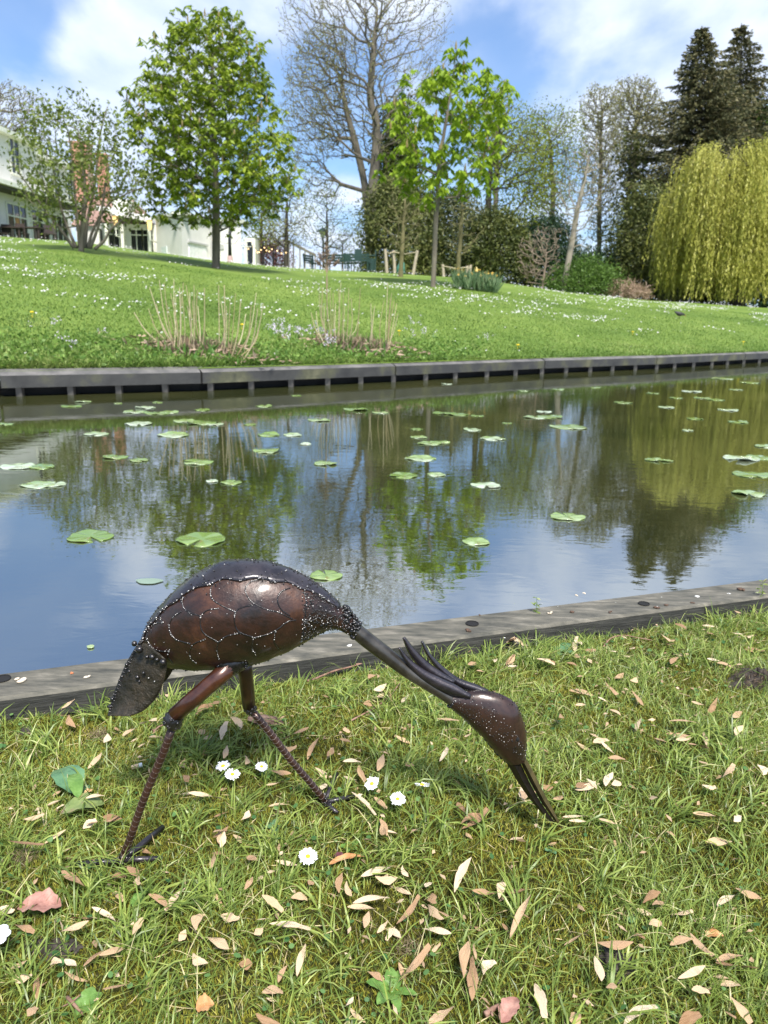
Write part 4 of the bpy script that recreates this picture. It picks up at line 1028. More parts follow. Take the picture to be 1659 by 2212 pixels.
Mdark = mat_leaf('dead_flower', [(.08, .055, .04), (.18, .13, .09), (.32, .25, .16)], .05)
Mgrn = mat_leaf('new_shoot', [(.07, .16, .03), (.12, .25, .05), (.2, .34, .08)], .3)
def stemmass(root, specs, mat, name='dry_stem'):
    V = []; F = []; rn = []; base = 0
    for pts, r in specs:
        pts = np.array(cat_interp(pts, 3)); tan = unit(np.gradient(pts, axis=0)); X = unit(np.cross(tan, [.3, 1, .2])); Yv = np.cross(tan, X)
        m = len(pts); rr = (r*(1-.6*np.arange(m)/m))[:, None]
        ring = np.stack([pts+(X*math.cos(q)+Yv*math.sin(q))*rr for q in (0, 2.1, 4.2)], 1).reshape(-1, 3)
        V.append(ring)
        for i in range(m-1):
            for k in range(3):
                F.append((base+i*3+k, base+i*3+(k+1) % 3, base+(i+1)*3+(k+1) % 3, base+(i+1)*3+k)); rn.append((r*997*7) % 1)
        base += m*3
    return link(name, mesh_np(name, np.concatenate(V), [np.array(F)], rn), mat, root)
def clump(label, ub, vb, spread_px, tops, extra_spikes=None):
    p = ground_hit(ub, vb); Y = p.y; root = thing('dry_stem_clump', label, 'plant', p)
    for (ut, vt, ubx) in tops:
        bx = atY(ubx, vb, Y); by = Y+random.uniform(-.25, .25); bp_ = Vector((bx.x, by, lh(bx.x, by)-.02))
        t = atY(ut, vt, by+random.uniform(-.2, .2)); mid = bp_*.5+t*.5; mid.x += (t.x-bp_.x)*.22+random.gauss(0, .02); q = bp_*.82+t*.18; q.x += (t.x-bp_.x)*.14
        stemmass(root, [([tuple(bp_), tuple(q), tuple(mid), tuple(t)], random.uniform(.008, .0125))], Mstem)
    # shorter broken stems and brown litter
    n = 420; P = []; D = []
    for k in range(n):
        uu = random.gauss(ub, spread_px*.45); bx = atY(uu, vb, Y); by = Y+random.gauss(0, .22); P.append((bx.x, by, lh(bx.x, by))); D.append((random.gauss(0, .5), random.gauss(0, .4), 1))
    P = np.array(P); D = np.array(D)
    cards('dead_flower', P+np.array([0, 0, .04]), D, rng.uniform(.05, .2, n), rng.uniform(.012, .022, n), Mdark, root)
    P2_ = P[:260]+rng.normal(size=(260, 3))*np.array([.12, .1, .02]); cards('shoots', P2_, D[:260]+rng.normal(size=(260, 3))*.3, rng.uniform(.08, .22, 260), rng.uniform(.02, .04, 260), Mgrn, root)
    n3 = 300; P3 = P[rng.integers(0, n, n3)]+rng.normal(size=(n3, 3))*np.array([.35, .12, 0]); P3[:, 2] = lawn_h(P3[:, 0], P3[:, 1])+rng.uniform(.03, .12, n3)
    D3 = rng.normal(size=(n3, 3)); D3[:, 2] *= .2; cards('litter', P3, D3, rng.uniform(.05, .2, n3), rng.uniform(.01, .04, n3), Mdry, root)
    return root, p
def Z4(x, y): return (.5621*x, 548.6+.5621*y)
t1 = []
for xt, yt, xb in ((575, 130, 690), (612, 100, 670), (630, 110, 680), (668, 95, 690), (655, 150, 700), (690, 130, 705), (700, 160, 720), (715, 120, 735), (730, 150, 740), (745, 120, 742), (758, 140, 760), (785, 130, 780), (720, 200, 730), (740, 180, 745), (840, 120, 830), (850, 180, 845), (862, 120, 860), (885, 180, 870), (905, 150, 880), (925, 180, 890), (965, 200, 900), (985, 150, 915), (1012, 190, 930), (515, 225, 640), (570, 210, 660), (600, 190, 670), (640, 190, 690), (870, 200, 860), (945, 230, 880), (1000, 260, 900), (990, 210, 930), (760, 200, 770), (675, 150, 690), (705, 110, 715)):
    t1.append((*Z4(xt, yt), Z4(xb, 0)[0]))
clump('left clump of tall dry stems on the far bank', 430, 768, 100, t1)
t2 = []
for xt, yt, xb in ((1225, 120, 1265), (1240, 130, 1270), (1255, 110, 1275), (1268, 130, 1280), (1280, 150, 1285), (1300, 130, 1295), (1320, 140, 1310), (1340, 130, 1330), (1350, 170, 1335), (1385, 130, 1370), (1380, 230, 1300), (1425, 190, 1420), (1440, 200, 1425), (1475, 180, 1460), (1490, 110, 1480), (1500, 170, 1485), (1515, 180, 1480), (1525, 190, 1485), (1195, 225, 1260), (1215, 220, 1265), (1325, 200, 1320), (1245, 200, 1262), (1290, 190, 1290), (1505, 150, 1490), (1310, 110, 1300), (1530, 230, 1470)):
    t2.append((*Z4(xt, yt), Z4(xb, 0)[0]))
root2, p2 = clump('right clump of tall dry stems with dark seed spikes on the far bank', 775, 758, 75, t2)
for ut, vt, w in ((704, 520, .02), (690, 548, .016), (722, 548, .016), (683, 563, .014), (730, 563, .014), (713, 560, .014), (697, 545, .016), (708, 540, .014)):
    Y = p2.y; b_ = atY(707, 740, Y); b_.z = lh(b_.x, Y); t = atY(ut, vt, Y); m_ = atY(706, 590, Y)
    stemmass(root2, [([tuple(b_), tuple(m_*.6+b_*.4), tuple(m_), tuple(m_*.4+t*.6), tuple(t)], .007)], Mdark, 'seed_spike_stem')
    P = np.array([list(m_*.35*(1-f)+t*(1-.35*(1-f))) for f in np.linspace(0, 1, 60)])+rng.normal(size=(60, 3))*w*.5; cards('seed_spike', P, rng.normal(size=(60, 3)), .03, .02, Mdark, root2)
# pink cuckooflowers
Mpink = mat_leaf('pink_petal', [(.55, .45, .62), (.7, .62, .75), (.8, .76, .82)], .3)
def flowers(name, label, cat, spots, n, spread, h, size, mat, stemmat, group=None):
    p0 = ground_hit(*spots[0]); root = thing(name, label, cat, p0, group)
    P = []; SP = []
    for k in range(n):
        s = random.choice(spots); p = ground_hit(s[0]+random.gauss(0, spread), s[1]+random.gauss(0, spread*.25)); hh = h*random.uniform(.5, 1.1)
        t = p+Vector((random.gauss(0, .03), 0, hh)); SP.append((p, t))
        for q in range(6): P.append(t+Vector([random.gauss(0, size*.8) for _ in range(3)]))
    P = np.array([list(x) for x in P]); D = rng.normal(size=P.shape); cards('blossom', P, D, size, size*.9, mat, root)
    B = np.array([list(a) for a, b in SP]); T_ = np.array([list(b-a) for a, b in SP]); cards('stem', B, T_, np.linalg.norm(T_, axis=1), .008, stemmat, root)
    return root
flowers('cuckoo_flower_patch', 'pale pink flower patch between the two dry stem clumps', 'flowers', [(625, 745), (640, 738), (615, 735), (680, 740), (600, 730), (712, 762)], 70, 16, .22, .022, Mpink, Mgrn)
flowers('cuckoo_flower_patch', 'scattered pale flowers right of the right dry stem clump', 'flowers', [(880, 740), (905, 715), (890, 712), (920, 735), (1055, 745)], 22, 9, .2, .02, Mpink, Mgrn)
flowers('cuckoo_flower_patch', 'few white flowers in the lush grass at the far left bank', 'flowers', [(50, 728), (130, 748), (230, 735), (30, 700), (165, 765), (120, 712)], 16, 8, .15, .018, Mpink, Mgrn)
# dandelions
Myel = mat_leaf('yellow_petal', [(.85, .6, .02), (.9, .7, .03)], .1)
for u, v in ((70, 687), (862, 725), (1118, 755), (523, 712), (1366, 724), (1605, 745)):
    p = ground_hit(u, v); mb = MB(); mb.ball(p+Vector((0, 0, .07)), .028, 8, 4, (1, 1, .4)); mb.tube([p, p+Vector((0, 0, .065))], .003, 4)
    tag(mb.build('dandelion', Myel), {70: 'yellow dandelion at the far left of the far lawn', 862: 'yellow dandelion just right of the right dry stem clump', 1118: 'yellow dandelion close to the far kerb right of centre', 523: 'yellow dandelion beside the left dry stem clump', 1366: 'yellow dandelion left of the moorhen', 1605: 'yellow dandelion near the right edge by the far kerb'}[u], 'flower', 'dandelions dotted over the far lawn')
# daffodils
Mdl = mat_leaf('daffodil_leaf', [(.06, .12, .05), (.12, .2, .09), (.2, .28, .14)], .25)
root = thing('daffodil_clump', 'clump of daffodils with blue green leaves right of the young chestnut trunk', 'flowers', base_at(1030, 36))
n = 1300; us = rng.uniform(985, 1075, n); P = []; 
pc = ground_hit(1030, 627); YD = min(pc.y, 44)
for u_ in us:
    yy = YD+random.uniform(-.4, 1.0); p = atY(u_, 620, yy); P.append((p.x, yy, lh(p.x, yy)))
P = np.array(P); D = np.stack([rng.normal(size=n)*.35, rng.normal(size=n)*.35, np.ones(n)], 1); cards('leaves', P, D, rng.uniform(.3, .65, n), .035, Mdl, root)
i_ = rng.integers(0, n, 26); FP = P[i_]+np.stack([rng.normal(size=26)*.05, -.1+rng.normal(size=26)*.05, rng.uniform(.3, .6, 26)], 1)
FP = np.repeat(FP, 6, 0)+rng.normal(size=(156, 3))*.014; cards('blossom', FP, rng.normal(size=(156, 3)), .055, .045, mat_leaf('daffodil', [(.8, .62, .12), (.8, .48, .08), (.85, .75, .35)], .2), root)
# bird
p = ground_hit(1467, 688); bd = thing('bird', 'small black moorhen pecking on the far lawn at right', 'bird', p)
Mbird = mat_noise('black_feather', [(.012, .012, .014), (.03, .028, .028)], 30, rough=.6)
s_ = p.y/1661; 
def loft(mb, secs, n=12):
    rings = []
    for c, ax, ay, in secs:
        rings.append([c+ax*math.cos(t)+ay*math.sin(t) for t in [2*math.pi*k/n for k in range(n)]])
    vs = [v for r in rings for v in r]; fs = []
    for i in range(len(rings)-1):
        for k in range(n): fs.append((i*n+k, i*n+(k+1) % n, (i+1)*n+(k+1) % n, (i+1)*n+k))
    fs += [tuple(range(n-1, -1, -1)), tuple(range((len(rings)-1)*n, len(rings)*n))]
    mb.add(vs, fs)
def birdc(px, py): return Vector((p.x+(px)*s_, p.y, p.z+(10-py)*s_))
secs = []
for (cx_, cy_, hh, ww) in ((-12, -4.5, .4, .3), (-9, -2.6, 1.6, 1.2), (-6, -.9, 3.2, 2.4), (-2, .6, 4.3, 3.4), (2, 1.2, 4.4, 3.4), (5, 1.4, 3.2, 2.4), (7, 1.6, 2.0, 1.6), (9, 2.0, 1.9, 1.7), (10.6, 2.6, 1.6, 1.3), (11.6, 3.4, .7, .5)):
    secs.append((birdc(cx_, cy_), Vector((0, ww*s_, 0)), Vector((.25*hh*s_, 0, hh*s_))))
mb = MB(); loft(mb, secs); bo = mb.build('body', Mbird, bd, True)
mb = MB(); mb.tube([birdc(11.3, 3.4), birdc(13, 5)], [.7*s_, .12*s_], 6); mb.build('beak', mat_plain('red_beak', (.5, .06, .03)), bd)
for k in (-1, 1):
    mb = MB(); mb.tube([birdc(-1+k, 4)+Vector((0, k*1.2*s_, 0)), birdc(0+k, 7)+Vector((0, k*1.2*s_, 0)), birdc(-1+k*2, 10)+Vector((0, k*1.2*s_, 0)), birdc(1+k*2, 10.3)+Vector((0, k*1.2*s_, 0))], .4*s_, 5); mb.build('leg', mat_plain('green_leg', (.2, .22, .05)), bd)

# ------------------------------------------------------------------ lily pads
Mpad, N, L, b = newmat('lily_pad')
na = noise(N, L, 3.2, 3, .5, dist=.5); ob = N.new('ShaderNodeObjectInfo')
f = mth(N, L, 'ADD', na, mth(N, L, 'MULTIPLY', mth(N, L, 'SUBTRACT', ob.outputs['Random'], .5), .3))
pc_ = ramp(N, L, f, [(.14, .22, .04), (.23, .32, .10), (.34, .42, .24), (.46, .53, .40)], [.36, .46, .54, .64])  # paler stops put the sky glare on the pads into their colour
nbr = noise(N, L, 11, 5, .7); mxc = N.new('ShaderNodeMix'); mxc.data_type = 'RGBA'; mrr = N.new('ShaderNodeMapRange'); L.new(nbr, mrr.inputs[0]); mrr.inputs[1].default_value = .60; mrr.inputs[2].default_value = .68
L.new(mrr.outputs[0], mxc.inputs[0]); L.new(pc_, mxc.inputs[6]); mxc.inputs[7].default_value = (.20, .13, .05, 1); L.new(mxc.outputs[2], b.inputs['Base Color'])
b.inputs['Roughness'].default_value = .22
b.inputs['Coat Weight'].default_value = .5
bp = N.new('ShaderNodeBump'); bp.inputs['Strength'].default_value = .3; bp.inputs['Distance'].default_value = .02; L.new(na, bp.inputs['Height']); L.new(bp.outputs[0], b.inputs['Normal'])
PADS = [(195, 1160, 50), (435, 1166, 59), (1225, 1117, 38), (1028, 1171, 33), (704, 1244, 42), (82, 1048, 34), (118, 1047, 26), (427, 999, 32), (1416, 994, 25), (1442, 996, 14), (1600, 991, 36), (1640, 989, 28), (1622, 1026, 40), (1617, 1067, 38), (1050, 1049, 33),
 (872, 1028, 36), (942, 1026, 22), (909, 991, 35), (928, 958, 28), (952, 956, 22), (905, 945, 20), (1064, 948, 33), (958, 893, 28), (990, 896, 26), (1155, 902, 26), (1188, 901, 28), (1175, 890, 16), (1228, 923, 40), (1020, 929, 20), (1030, 899, 15), (1345, 870, 20), (702, 1002, 26),
 (208, 938, 26), (248, 988, 28), (300, 995, 22), (300, 916, 32), (40, 1008, 34), (90, 1009, 26), (8, 917, 18), (435, 914, 32), (465, 917, 20), (400, 910, 26), (375, 940, 35), (437, 886, 19), (340, 893, 28), (365, 891, 20), (290, 890, 24), (315, 881, 22), (155, 878, 22), (180, 868, 18), (570, 878, 18), (770, 885, 28), (822, 892, 20),
 (690, 908, 25), (580, 940, 25), (632, 940, 20), (575, 975, 32), (500, 1043, 24), (458, 1040, 15), (196, 1399, 8), (1655, 965, 25), (1573, 886, 22), (1595, 912, 20), (1495, 846, 20), (1560, 818, 25), (1620, 827, 22), (1440, 880, 16), (1205, 842, 15), (1545, 864, 20), (1515, 860, 16), (1410, 850, 14), (965, 830, 12), (640, 855, 12), (1130, 845, 14), (1285, 838, 12), (1460, 860, 14), (1590, 842, 14), (340, 870, 12), (255, 872, 10), (900, 928, 14), (1095, 915, 12), (1500, 905, 18), (1485, 930, 12), (540, 918, 14), (660, 960, 12)]
PL = {5: 'left half of the joined pair of lily pads at the far left', 6: 'right half of the joined pair of lily pads at the far left', 7: 'single round pale lily pad left of centre', 8: 'pointed lily pad in front of the willow reflection', 9: 'small lily pad touching the pointed one before the willow reflection', 10: 'broad lily pad near the right edge, left of a pair', 11: 'lily pad cut by the right edge, right of a pair', 12: 'lily pad at the right edge below the broad pair', 13: 'lowest lily pad at the right edge', 14: 'ragged pale lily pad right of the young chestnut reflection',
 15: 'lily pad at the left of the central group of curled pads', 16: 'lily pad at the right of the central group of curled pads', 17: 'flat lily pad just above the central curled pads', 21: 'lone wide lily pad right of the centre trunk reflections', 31: 'pale lily pad left of the trunk reflections', 35: 'wide lily pad near the far beam joint reflection', 36: 'left half of the faint pair of pads at the left edge', 37: 'right half of the faint pair of pads at the left edge', 38: 'lily pad cut by the left edge', 43: 'lily pad just under the left beam joint', 53: 'small lily pad floating nearest the plank at left'}
for i, (u, v, r) in enumerate(PADS):
    p = onz(u, v, WZ); dist = math.hypot(p.y, p.z-CAMH); rad = r*math.sqrt(p.x**2+p.y**2+(p.z-CAMH)**2)/FPX*random.uniform(.82, .98)
    notch = random.uniform(0, 2*math.pi); n = 30; mb = MB(); vs = [(0, 0, .004)]; fs = []
    ph = random.uniform(0, 6); curl = random.choice([0, 0, .03, .06, .15])*rad*(1 if i > 3 else .2); cd = random.uniform(0, 6.28); el = random.uniform(.82, 1)
    rings = (.35, .7, .93, 1.0)
    for j, f_ in enumerate(rings):
        for k in range(n):
            a = notch+.16+(2*math.pi-.32)*k/(n-1); rr = rad*f_*(1+.05*math.sin(3*a+ph*2)+.03*math.sin(5*a+ph)+.02*math.sin(11*a+ph))
            z = .005+(.004*math.sin(3*a+ph)+.003*math.sin(7*a))*f_*min(1, rad*8)+curl*max(0, f_*math.cos(a-cd)-.55)*2.0
            vs.append((rr*math.cos(a), rr*math.sin(a)*el, max(.002, z)))
    fs = [(0, 1+k, 2+k) for k in range(n-1)]
    for j in range(len(rings)-1):
        for k in range(n-1):
            a = 1+j*n+k; fs.append((a, a+n, a+n+1, a+1))
    mb.add(vs, fs); o = mb.build('lily_pad', Mpad, smooth=True); o.location = p
    m_ = o.modifiers.new('thickness', 'SOLIDIFY'); m_.thickness = .003; m_.offset = -1
    lab = {0: 'large pale lily pad nearest the left bank edge', 1: 'largest bright green lily pad above the heron back', 2: 'lone lily pad with a brown patch in open water at right', 3: 'ragged lily pad in open water above the heron neck', 4: 'lily pad just above the heron shoulder'}.get(i, PL.get(i, 'floating green lily pad on the canal farther out'))
    tag(o, lab, 'lily pad', 'lily pads floating on the canal')
# pale half sunken pad
p = onz(322, 1255, WZ+.003); mb = MB(); mb.add([(math.cos(a)*.045*(1+.15*math.sin(3*a)), math.sin(a)*.028, 0) for a in np.linspace(0, 6.28, 22)[:-1]], [tuple(range(21))])
o = mb.build('lily_pad', mat_plain('pale_pad', (.2, .27, .2), .3)); o.location = p; tag(o, 'faint pale half sunken lily pad left of the heron back', 'lily pad', 'lily pads floating on the canal')
# ------------------------------------------------------------------ heron sculpture
def H6(x, y): return (192+.3637*x, 1152+.3637*y)
def H7(x, y): return (686+.3637*x, 1261.8+.3637*y)
def H8(x, y): return (109.7+.3968*x, 1481.3+.3968*y)
YH = .985
def rust(name, cols, scale=18, metal=.3, rough=.36, bump=.25, bscale=90, bdist=.002, coat=.5, pos=None):
    m, N, L, b = newmat(name)
    n1_ = noise(N, L, scale, 6, .65, dist=.4); n2_ = noise(N, L, scale*6, 5, .7)
    f = mth(N, L, 'ADD', mth(N, L, 'MULTIPLY', n1_, .72), mth(N, L, 'MULTIPLY', n2_, .28))
    L.new(ramp(N, L, f, cols, pos or [.3+.38*i/(len(cols)-1) for i in range(len(cols))]), b.inputs['Base Color'])
    b.inputs['Metallic'].default_value = metal
    rr = N.new('ShaderNodeMapRange'); L.new(n1_, rr.inputs[0]); rr.inputs[1].default_value = .3; rr.inputs[2].default_value = .7; rr.inputs[3].default_value = rough-.08; rr.inputs[4].default_value = rough+.12; L.new(rr.outputs[0], b.inputs['Roughness'])
    b.inputs['Coat Weight'].default_value = coat; b.inputs['Coat Roughness'].default_value = .16
    bp = N.new('ShaderNodeBump'); bp.inputs['Strength'].default_value = bump; bp.inputs['Distance'].default_value = bdist
    n3_ = noise(N, L, bscale, 6, .65); L.new(n3_, bp.inputs['Height']); L.new(bp.outputs[0], b.inputs['Normal'])
    return m
Mrust = rust('brown_lacquered_steel', [(.007, .006, .005), (.018, .010, .007), (.042, .017, .010), (.105, .040, .017)], 15, .3, .38, .5, 60, .003)
Mback = rust('dark_back_steel', [(.016, .014, .017), (.032, .028, .034), (.06, .048, .055)], 20, .5, .38, .5, 160)
Mtail = rust('dark_tail_steel', [(.012, .011, .008), (.034, .028, .018), (.07, .05, .03)], 22, .4, .46, 1.0, 45, .008, .12)
Mthigh = rust('brown_tube_steel', [(.012, .007, .005), (.045, .015, .008), (.11, .036, .014)], 14, .3, .3, .08, 60, .001, .7)
Mshin = rust('rebar_steel', [(.02, .012, .010), (.05, .022, .015), (.085, .035, .02)], 40, .55, .35, .2, 200, .001, .5)
Mneck = rust('grey_neck_steel', [(.04, .034, .026), (.10, .088, .072), (.20, .185, .165)], 14, .8, .36, .2, 120, .001, .35)
Mhead = rust('brown_head_steel', [(.014, .010, .009), (.034, .017, .012), (.06, .027, .017)], 24, .3, .33, .2, 120, .001, .6)
Mbeak_lit = rust('lit_beak_steel', [(.035, .028, .016), (.09, .07, .03), (.17, .12, .045)], 26, .6, .42, .4, 120, .002, .25)  # olive steel, lightened in the colour as the sunlit facet of the beak
Mbead = rust('weld_bead_steel', [(.12, .11, .11), (.4, .38, .37), (.42, .40, .38)], 160, .9, .3, .1, 300, .0005, .3)
Mdark_weld = rust('dark_weld', [(.012, .011, .011), (.03, .028, .028), (.06, .05, .05)], 60, .7, .25, .5, 200, .002, .6)
Mscar = rust('bright_scratch', [(.16, .12, .10), (.36, .30, .27)], 60, .7, .4, .1, 200, .001, .1)
Mscar2 = rust('dull_scratch', [(.07, .05, .04), (.16, .12, .10)], 60, .6, .45, .1, 200, .001, .1)
heron = thing('heron_sculpture', 'dark brown welded metal heron bending down with its beak in the grass', 'sculpture', onz(480, 1800, 0))
ST = [((300, 1402), (332, 1432)), ((322, 1345), (362, 1440)), ((358, 1298), (398, 1443)), ((408, 1253), (448, 1443)), ((468, 1222), (500, 1438)), ((530, 1214), (556, 1428)),
      ((592, 1222), (608, 1410)), ((645, 1243), (655, 1388)), ((695, 1273), (694, 1366)), ((735, 1308), (724, 1357)), ((771, 1347), (754, 1371))]
WR = [.35, .55, .66, .72, .76, .78, .78, .78, .80, .95, 1.0]
secs_ = []
for (t, bt_), w in zip(ST, WR):
    a = atY(*t, YH); c = atY(*bt_, YH); secs_.append((*((a+c)/2), *((a-c)/2), (a-c).length/2*w))
secs_ = cat_interp(secs_, 6)
NB = 40
def ring(sec, k, n=NB, off=0, e=1.0):
    c = Vector(sec[0:3]); h = Vector(sec[3:6]); w = sec[6]
    t = 2*math.pi*k/n; hd = h.normalized()
    ct, st = math.cos(t), math.sin(t)
    dn = 1+.010*math.sin(c.x*95+t*3)*math.sin(t*2+c.x*40)+.006*math.sin(c.x*230+t*7)
    return c+(h*ct+hd*off*ct+Vector((0, -1, 0))*(w+off)*st)*dn
mb = MB(); P = [[ring(s, k) for k in range(NB)]+[ring(s, 0)] for s in secs_]
mb.grid(P); mb.add(P[0][:-1], [tuple(range(NB))]); mb.add(P[-1][:-1], [tuple(range(NB-1, -1, -1))])
body = mb.build('body', Mrust, heron, True)
bvh = BVHTree.FromPolygons([Vector(v) for v in mb.v], mb.f)
CAMP = Vector((0, 0, CAMH))
def hit(u, v, tree_=None):
    d = ray(u, v).normalized(); r = (tree_ or bvh).ray_cast(CAMP, d, 3)
    return (r[0], r[1]) if r[0] is not None else (None, None)
# back plate
mb = MB(); seam = []
rows_ = []
for i, s in enumerate(secs_[:-6]):
    ph = 4.0 - .8*abs(i/len(secs_)-.5) + .25*math.sin(i*.9)
    ks = np.linspace(-ph, ph, 15)
    rows_.append([ring(s, k, NB, .0022) for k in ks]); seam.append((ring(s, -ph, NB, .0026), ring(s, ph, NB, .0026)))
mb.grid(rows_); bk = mb.build('back_plate', Mback, heron, True)
bp_bvh = BVHTree.FromPolygons([Vector(v) for v in mb.v], mb.f)
m_ = bk.modifiers.new('thickness', 'SOLIDIFY'); m_.thickness = .0014; m_.offset = -1
# weld lines between scales
ARCS = [[(440, 440), (420, 480), (430, 515), (445, 532)], [(590, 320), (560, 360), (555, 410), (570, 450), (610, 475), (660, 490)], [(745, 290), (725, 330), (725, 370), (745, 400), (790, 430), (865, 465)],
        [(1030, 268), (960, 290), (930, 325), (935, 360), (970, 410), (1050, 450), (1130, 470), (1210, 510)], [(1195, 325), (1140, 350), (1120, 400), (1145, 455), (1195, 490)], [(1270, 290), (1290, 400), (1285, 480), (1275, 560), (1262, 645)],
        [(345, 590), (350, 640), (385, 685), (430, 700), (470, 700)], [(550, 465), (500, 500), (480, 540), (480, 580), (510, 625), (560, 645), (605, 655)], [(770, 445), (700, 460), (665, 500), (665, 560), (690, 600), (740, 630), (775, 650)],
        [(970, 425), (890, 450), (865, 490), (870, 550), (900, 590), (985, 620)], [(1230, 515), (1180, 525), (1120, 570), (1060, 600), (985, 618)], [(480, 690), (470, 730), (500, 772)], [(690, 628), (620, 660), (600, 700), (605, 740), (640, 775)],
        [(910, 590), (820, 610), (770, 650), (762, 700), (772, 745)], [(1110, 580), (1100, 640), (1130, 690)], [(975, 620), (970, 680), (990, 722)], [(660, 490), (665, 500)], [(865, 465), (868, 490)], [(370, 590), (372, 560), (400, 535), (445, 530)]]
beads = MB(); dk = MB()
def mirror(p): return Vector((p.x, 2*YH-p.y, p.z))
for arc in ARCS:
    px = cat_interp([H6(*a) for a in arc], 14); prev = None; line = []
    for q in px:
        h, nn = hit(*q)
        if h is None: continue
        line.append((h, nn))
    if len(line) < 3: continue
    for sgn in (0, 1):
        f = (lambda p: p) if not sgn else mirror
        dk.tube([f(h) for h, _ in line], [.0009]*len(line), 5)
        last = None
        for h, nn in line:
            if last is None or (h-last).length > .0021:
                last = h; r = random.uniform(.0005, .0011)
                if math.sin(last.x*260+last.z*190) > -.25 and random.random() < .85: beads.ball(f(h+nn*.0006+Vector([random.uniform(-1, 1)*.0005 for _ in range(3)])), r, 6, 4, (1.3, .8, .9))
dk.build('weld_seam', Mdark_weld, heron, True)
# seam of back plate
for sd_ in (0, 1):
    pl_ = [s[sd_] for s in seam]
    for a, c in zip(pl_[:-1], pl_[1:]):
        for k in range(4):
            if random.random() < .3: beads.ball(a.lerp(c, random.random())+Vector([random.uniform(-1, 1)*.0012 for _ in range(3)]), random.uniform(.0008, .0017), 6, 4)
beads.build('weld_bead', Mbead, heron, True)
# spatter
sp = MB(); spd = MB()
for k in range(420):
    i = int(random.random()**.9*(len(secs_)-7)); a = random.gauss(0, 1.9)
    edge = random.random() < .5
    ph = 4.0*(1 if random.random() < .5 else -1)+random.gauss(0, .5) if edge else a
    p = ring(secs_[i], ph, NB, .003)+Vector([random.uniform(-1, 1)*.003 for _ in range(3)])
    p = ring(secs_[i], ph+0, NB, .0028).lerp(ring(secs_[i+1], ph, NB, .0028), random.random())
    (sp if random.random() < .1 else spd).ball(p, random.uniform(.0005, .0013), 6, 4)
for k in range(900):
    x = random.uniform(1265, 1600); y = random.uniform(290, 640); h, nn = hit(*H6(x, y))
    if h is None: continue
    for f in ((lambda p: p), mirror): (sp if random.random() < .12 else spd).ball(f(h), random.uniform(.0006, .0015), 6, 4)
for k in range(45):
    h, nn = hit(*H6(random.uniform(340, 1250), random.uniform(260, 760)))
    if h is None: continue
    sp.ball(h, random.uniform(.0004, .0009), 6, 4)
for k in range(260):   # bottom edge roughness and rear
    i = random.randrange(4, len(secs_)-4); p = ring(secs_[i], 20+random.gauss(0, 1.0), NB, .0006); spd.ball(p, random.uniform(.0006, .0014), 6, 4)
# neck weld collar
for k in range(160):
    t = random.random(); c = atY(*H6(1500+t*90, 470+t*110), YH); a = random.random()*6.28
    d = Vector((.45*math.cos(a), math.sin(a), .9*math.cos(a))); spd.ball(c+d.normalized()*.0115, random.uniform(.0015, .0035), 7, 5)
# tail
rg = cat_interp([H6(312, 630), H6(262, 705), H6(215, 790), H6(165, 910), H6(135, 1000), H6(113, 1086)], 5)
ed = cat_interp([H6(455, 745), H6(462, 800), H6(440, 890), H6(395, 985), H6(310, 1062), H6(215, 1090)], 5)
ed[-1] = np.array(H6(140, 1080))
for sgn, nm in ((-1, 'tail'), (1, 'tail')):
    P = []
    for a, c in zip(rg, ed):
        row = []
        for t in np.linspace(0, 1, 9):
            y = YH+sgn*.034*math.sin(t*math.pi/2*.95)
            q = a*(1-t)+c*t; row.append(atY(q[0], q[1], y) if sgn < 0 else mirror(atY(q[0], q[1], 2*YH-y)))
        P.append(row)
    mb = MB(); mb.grid(P if sgn < 0 else [r[::-1] for r in P]); o = mb.build(nm, Mtail, heron, True)
    m_ = o.modifiers.new('thickness', 'SOLIDIFY'); m_.thickness = .0018; m_.offset = 0
for k in range(150):
    j = random.randrange(len(rg)-1); q = rg[j]*(1-.5)+rg[j+1]*.5; t = abs(random.gauss(0, .06)); q = q*(1-t)+ed[j]*t
    spd.ball(atY(q[0], q[1], YH-.004), random.uniform(.0008, .002), 6, 4)
for x, y, r in ((300, 690, .0055), (270, 655, .004), (375, 735, .0042), (440, 765, .005), (288, 855, .0032), (325, 830, .0025), (300, 880, .002), (140, 985, .0036), (150, 1010, .003), (225, 780, .003), (345, 735, .003), (405, 750, .003), (240, 820, .0022), (205, 1005, .0013), (390, 880, .0013), (355, 860, .0013), (125, 1030, .0032)):
    q = H6(x, y); t_ = min(1, max(0, (x-150)/300)); (spd if r > .0015 else sp).ball(atY(q[0], q[1], YH-.034*math.sin(min(1, t_)*1.5)-.002), r, 8, 6)
# neck
npx = [(757, 1352), (790, 1380), (832, 1412), (878, 1447), (925, 1478), (962, 1502), (990, 1521)]
nr_ = [.0105, .0110, .0108, .0102, .0092, .0085, .0085]
pts = cat_interp([(*atY(*q, YH), r) for q, r in zip(npx, nr_)], 6)
mb = MB(); mb.tube([p[:3] for p in pts], [p[3] for p in pts], 20); mb.build('neck', Mneck, heron, True)
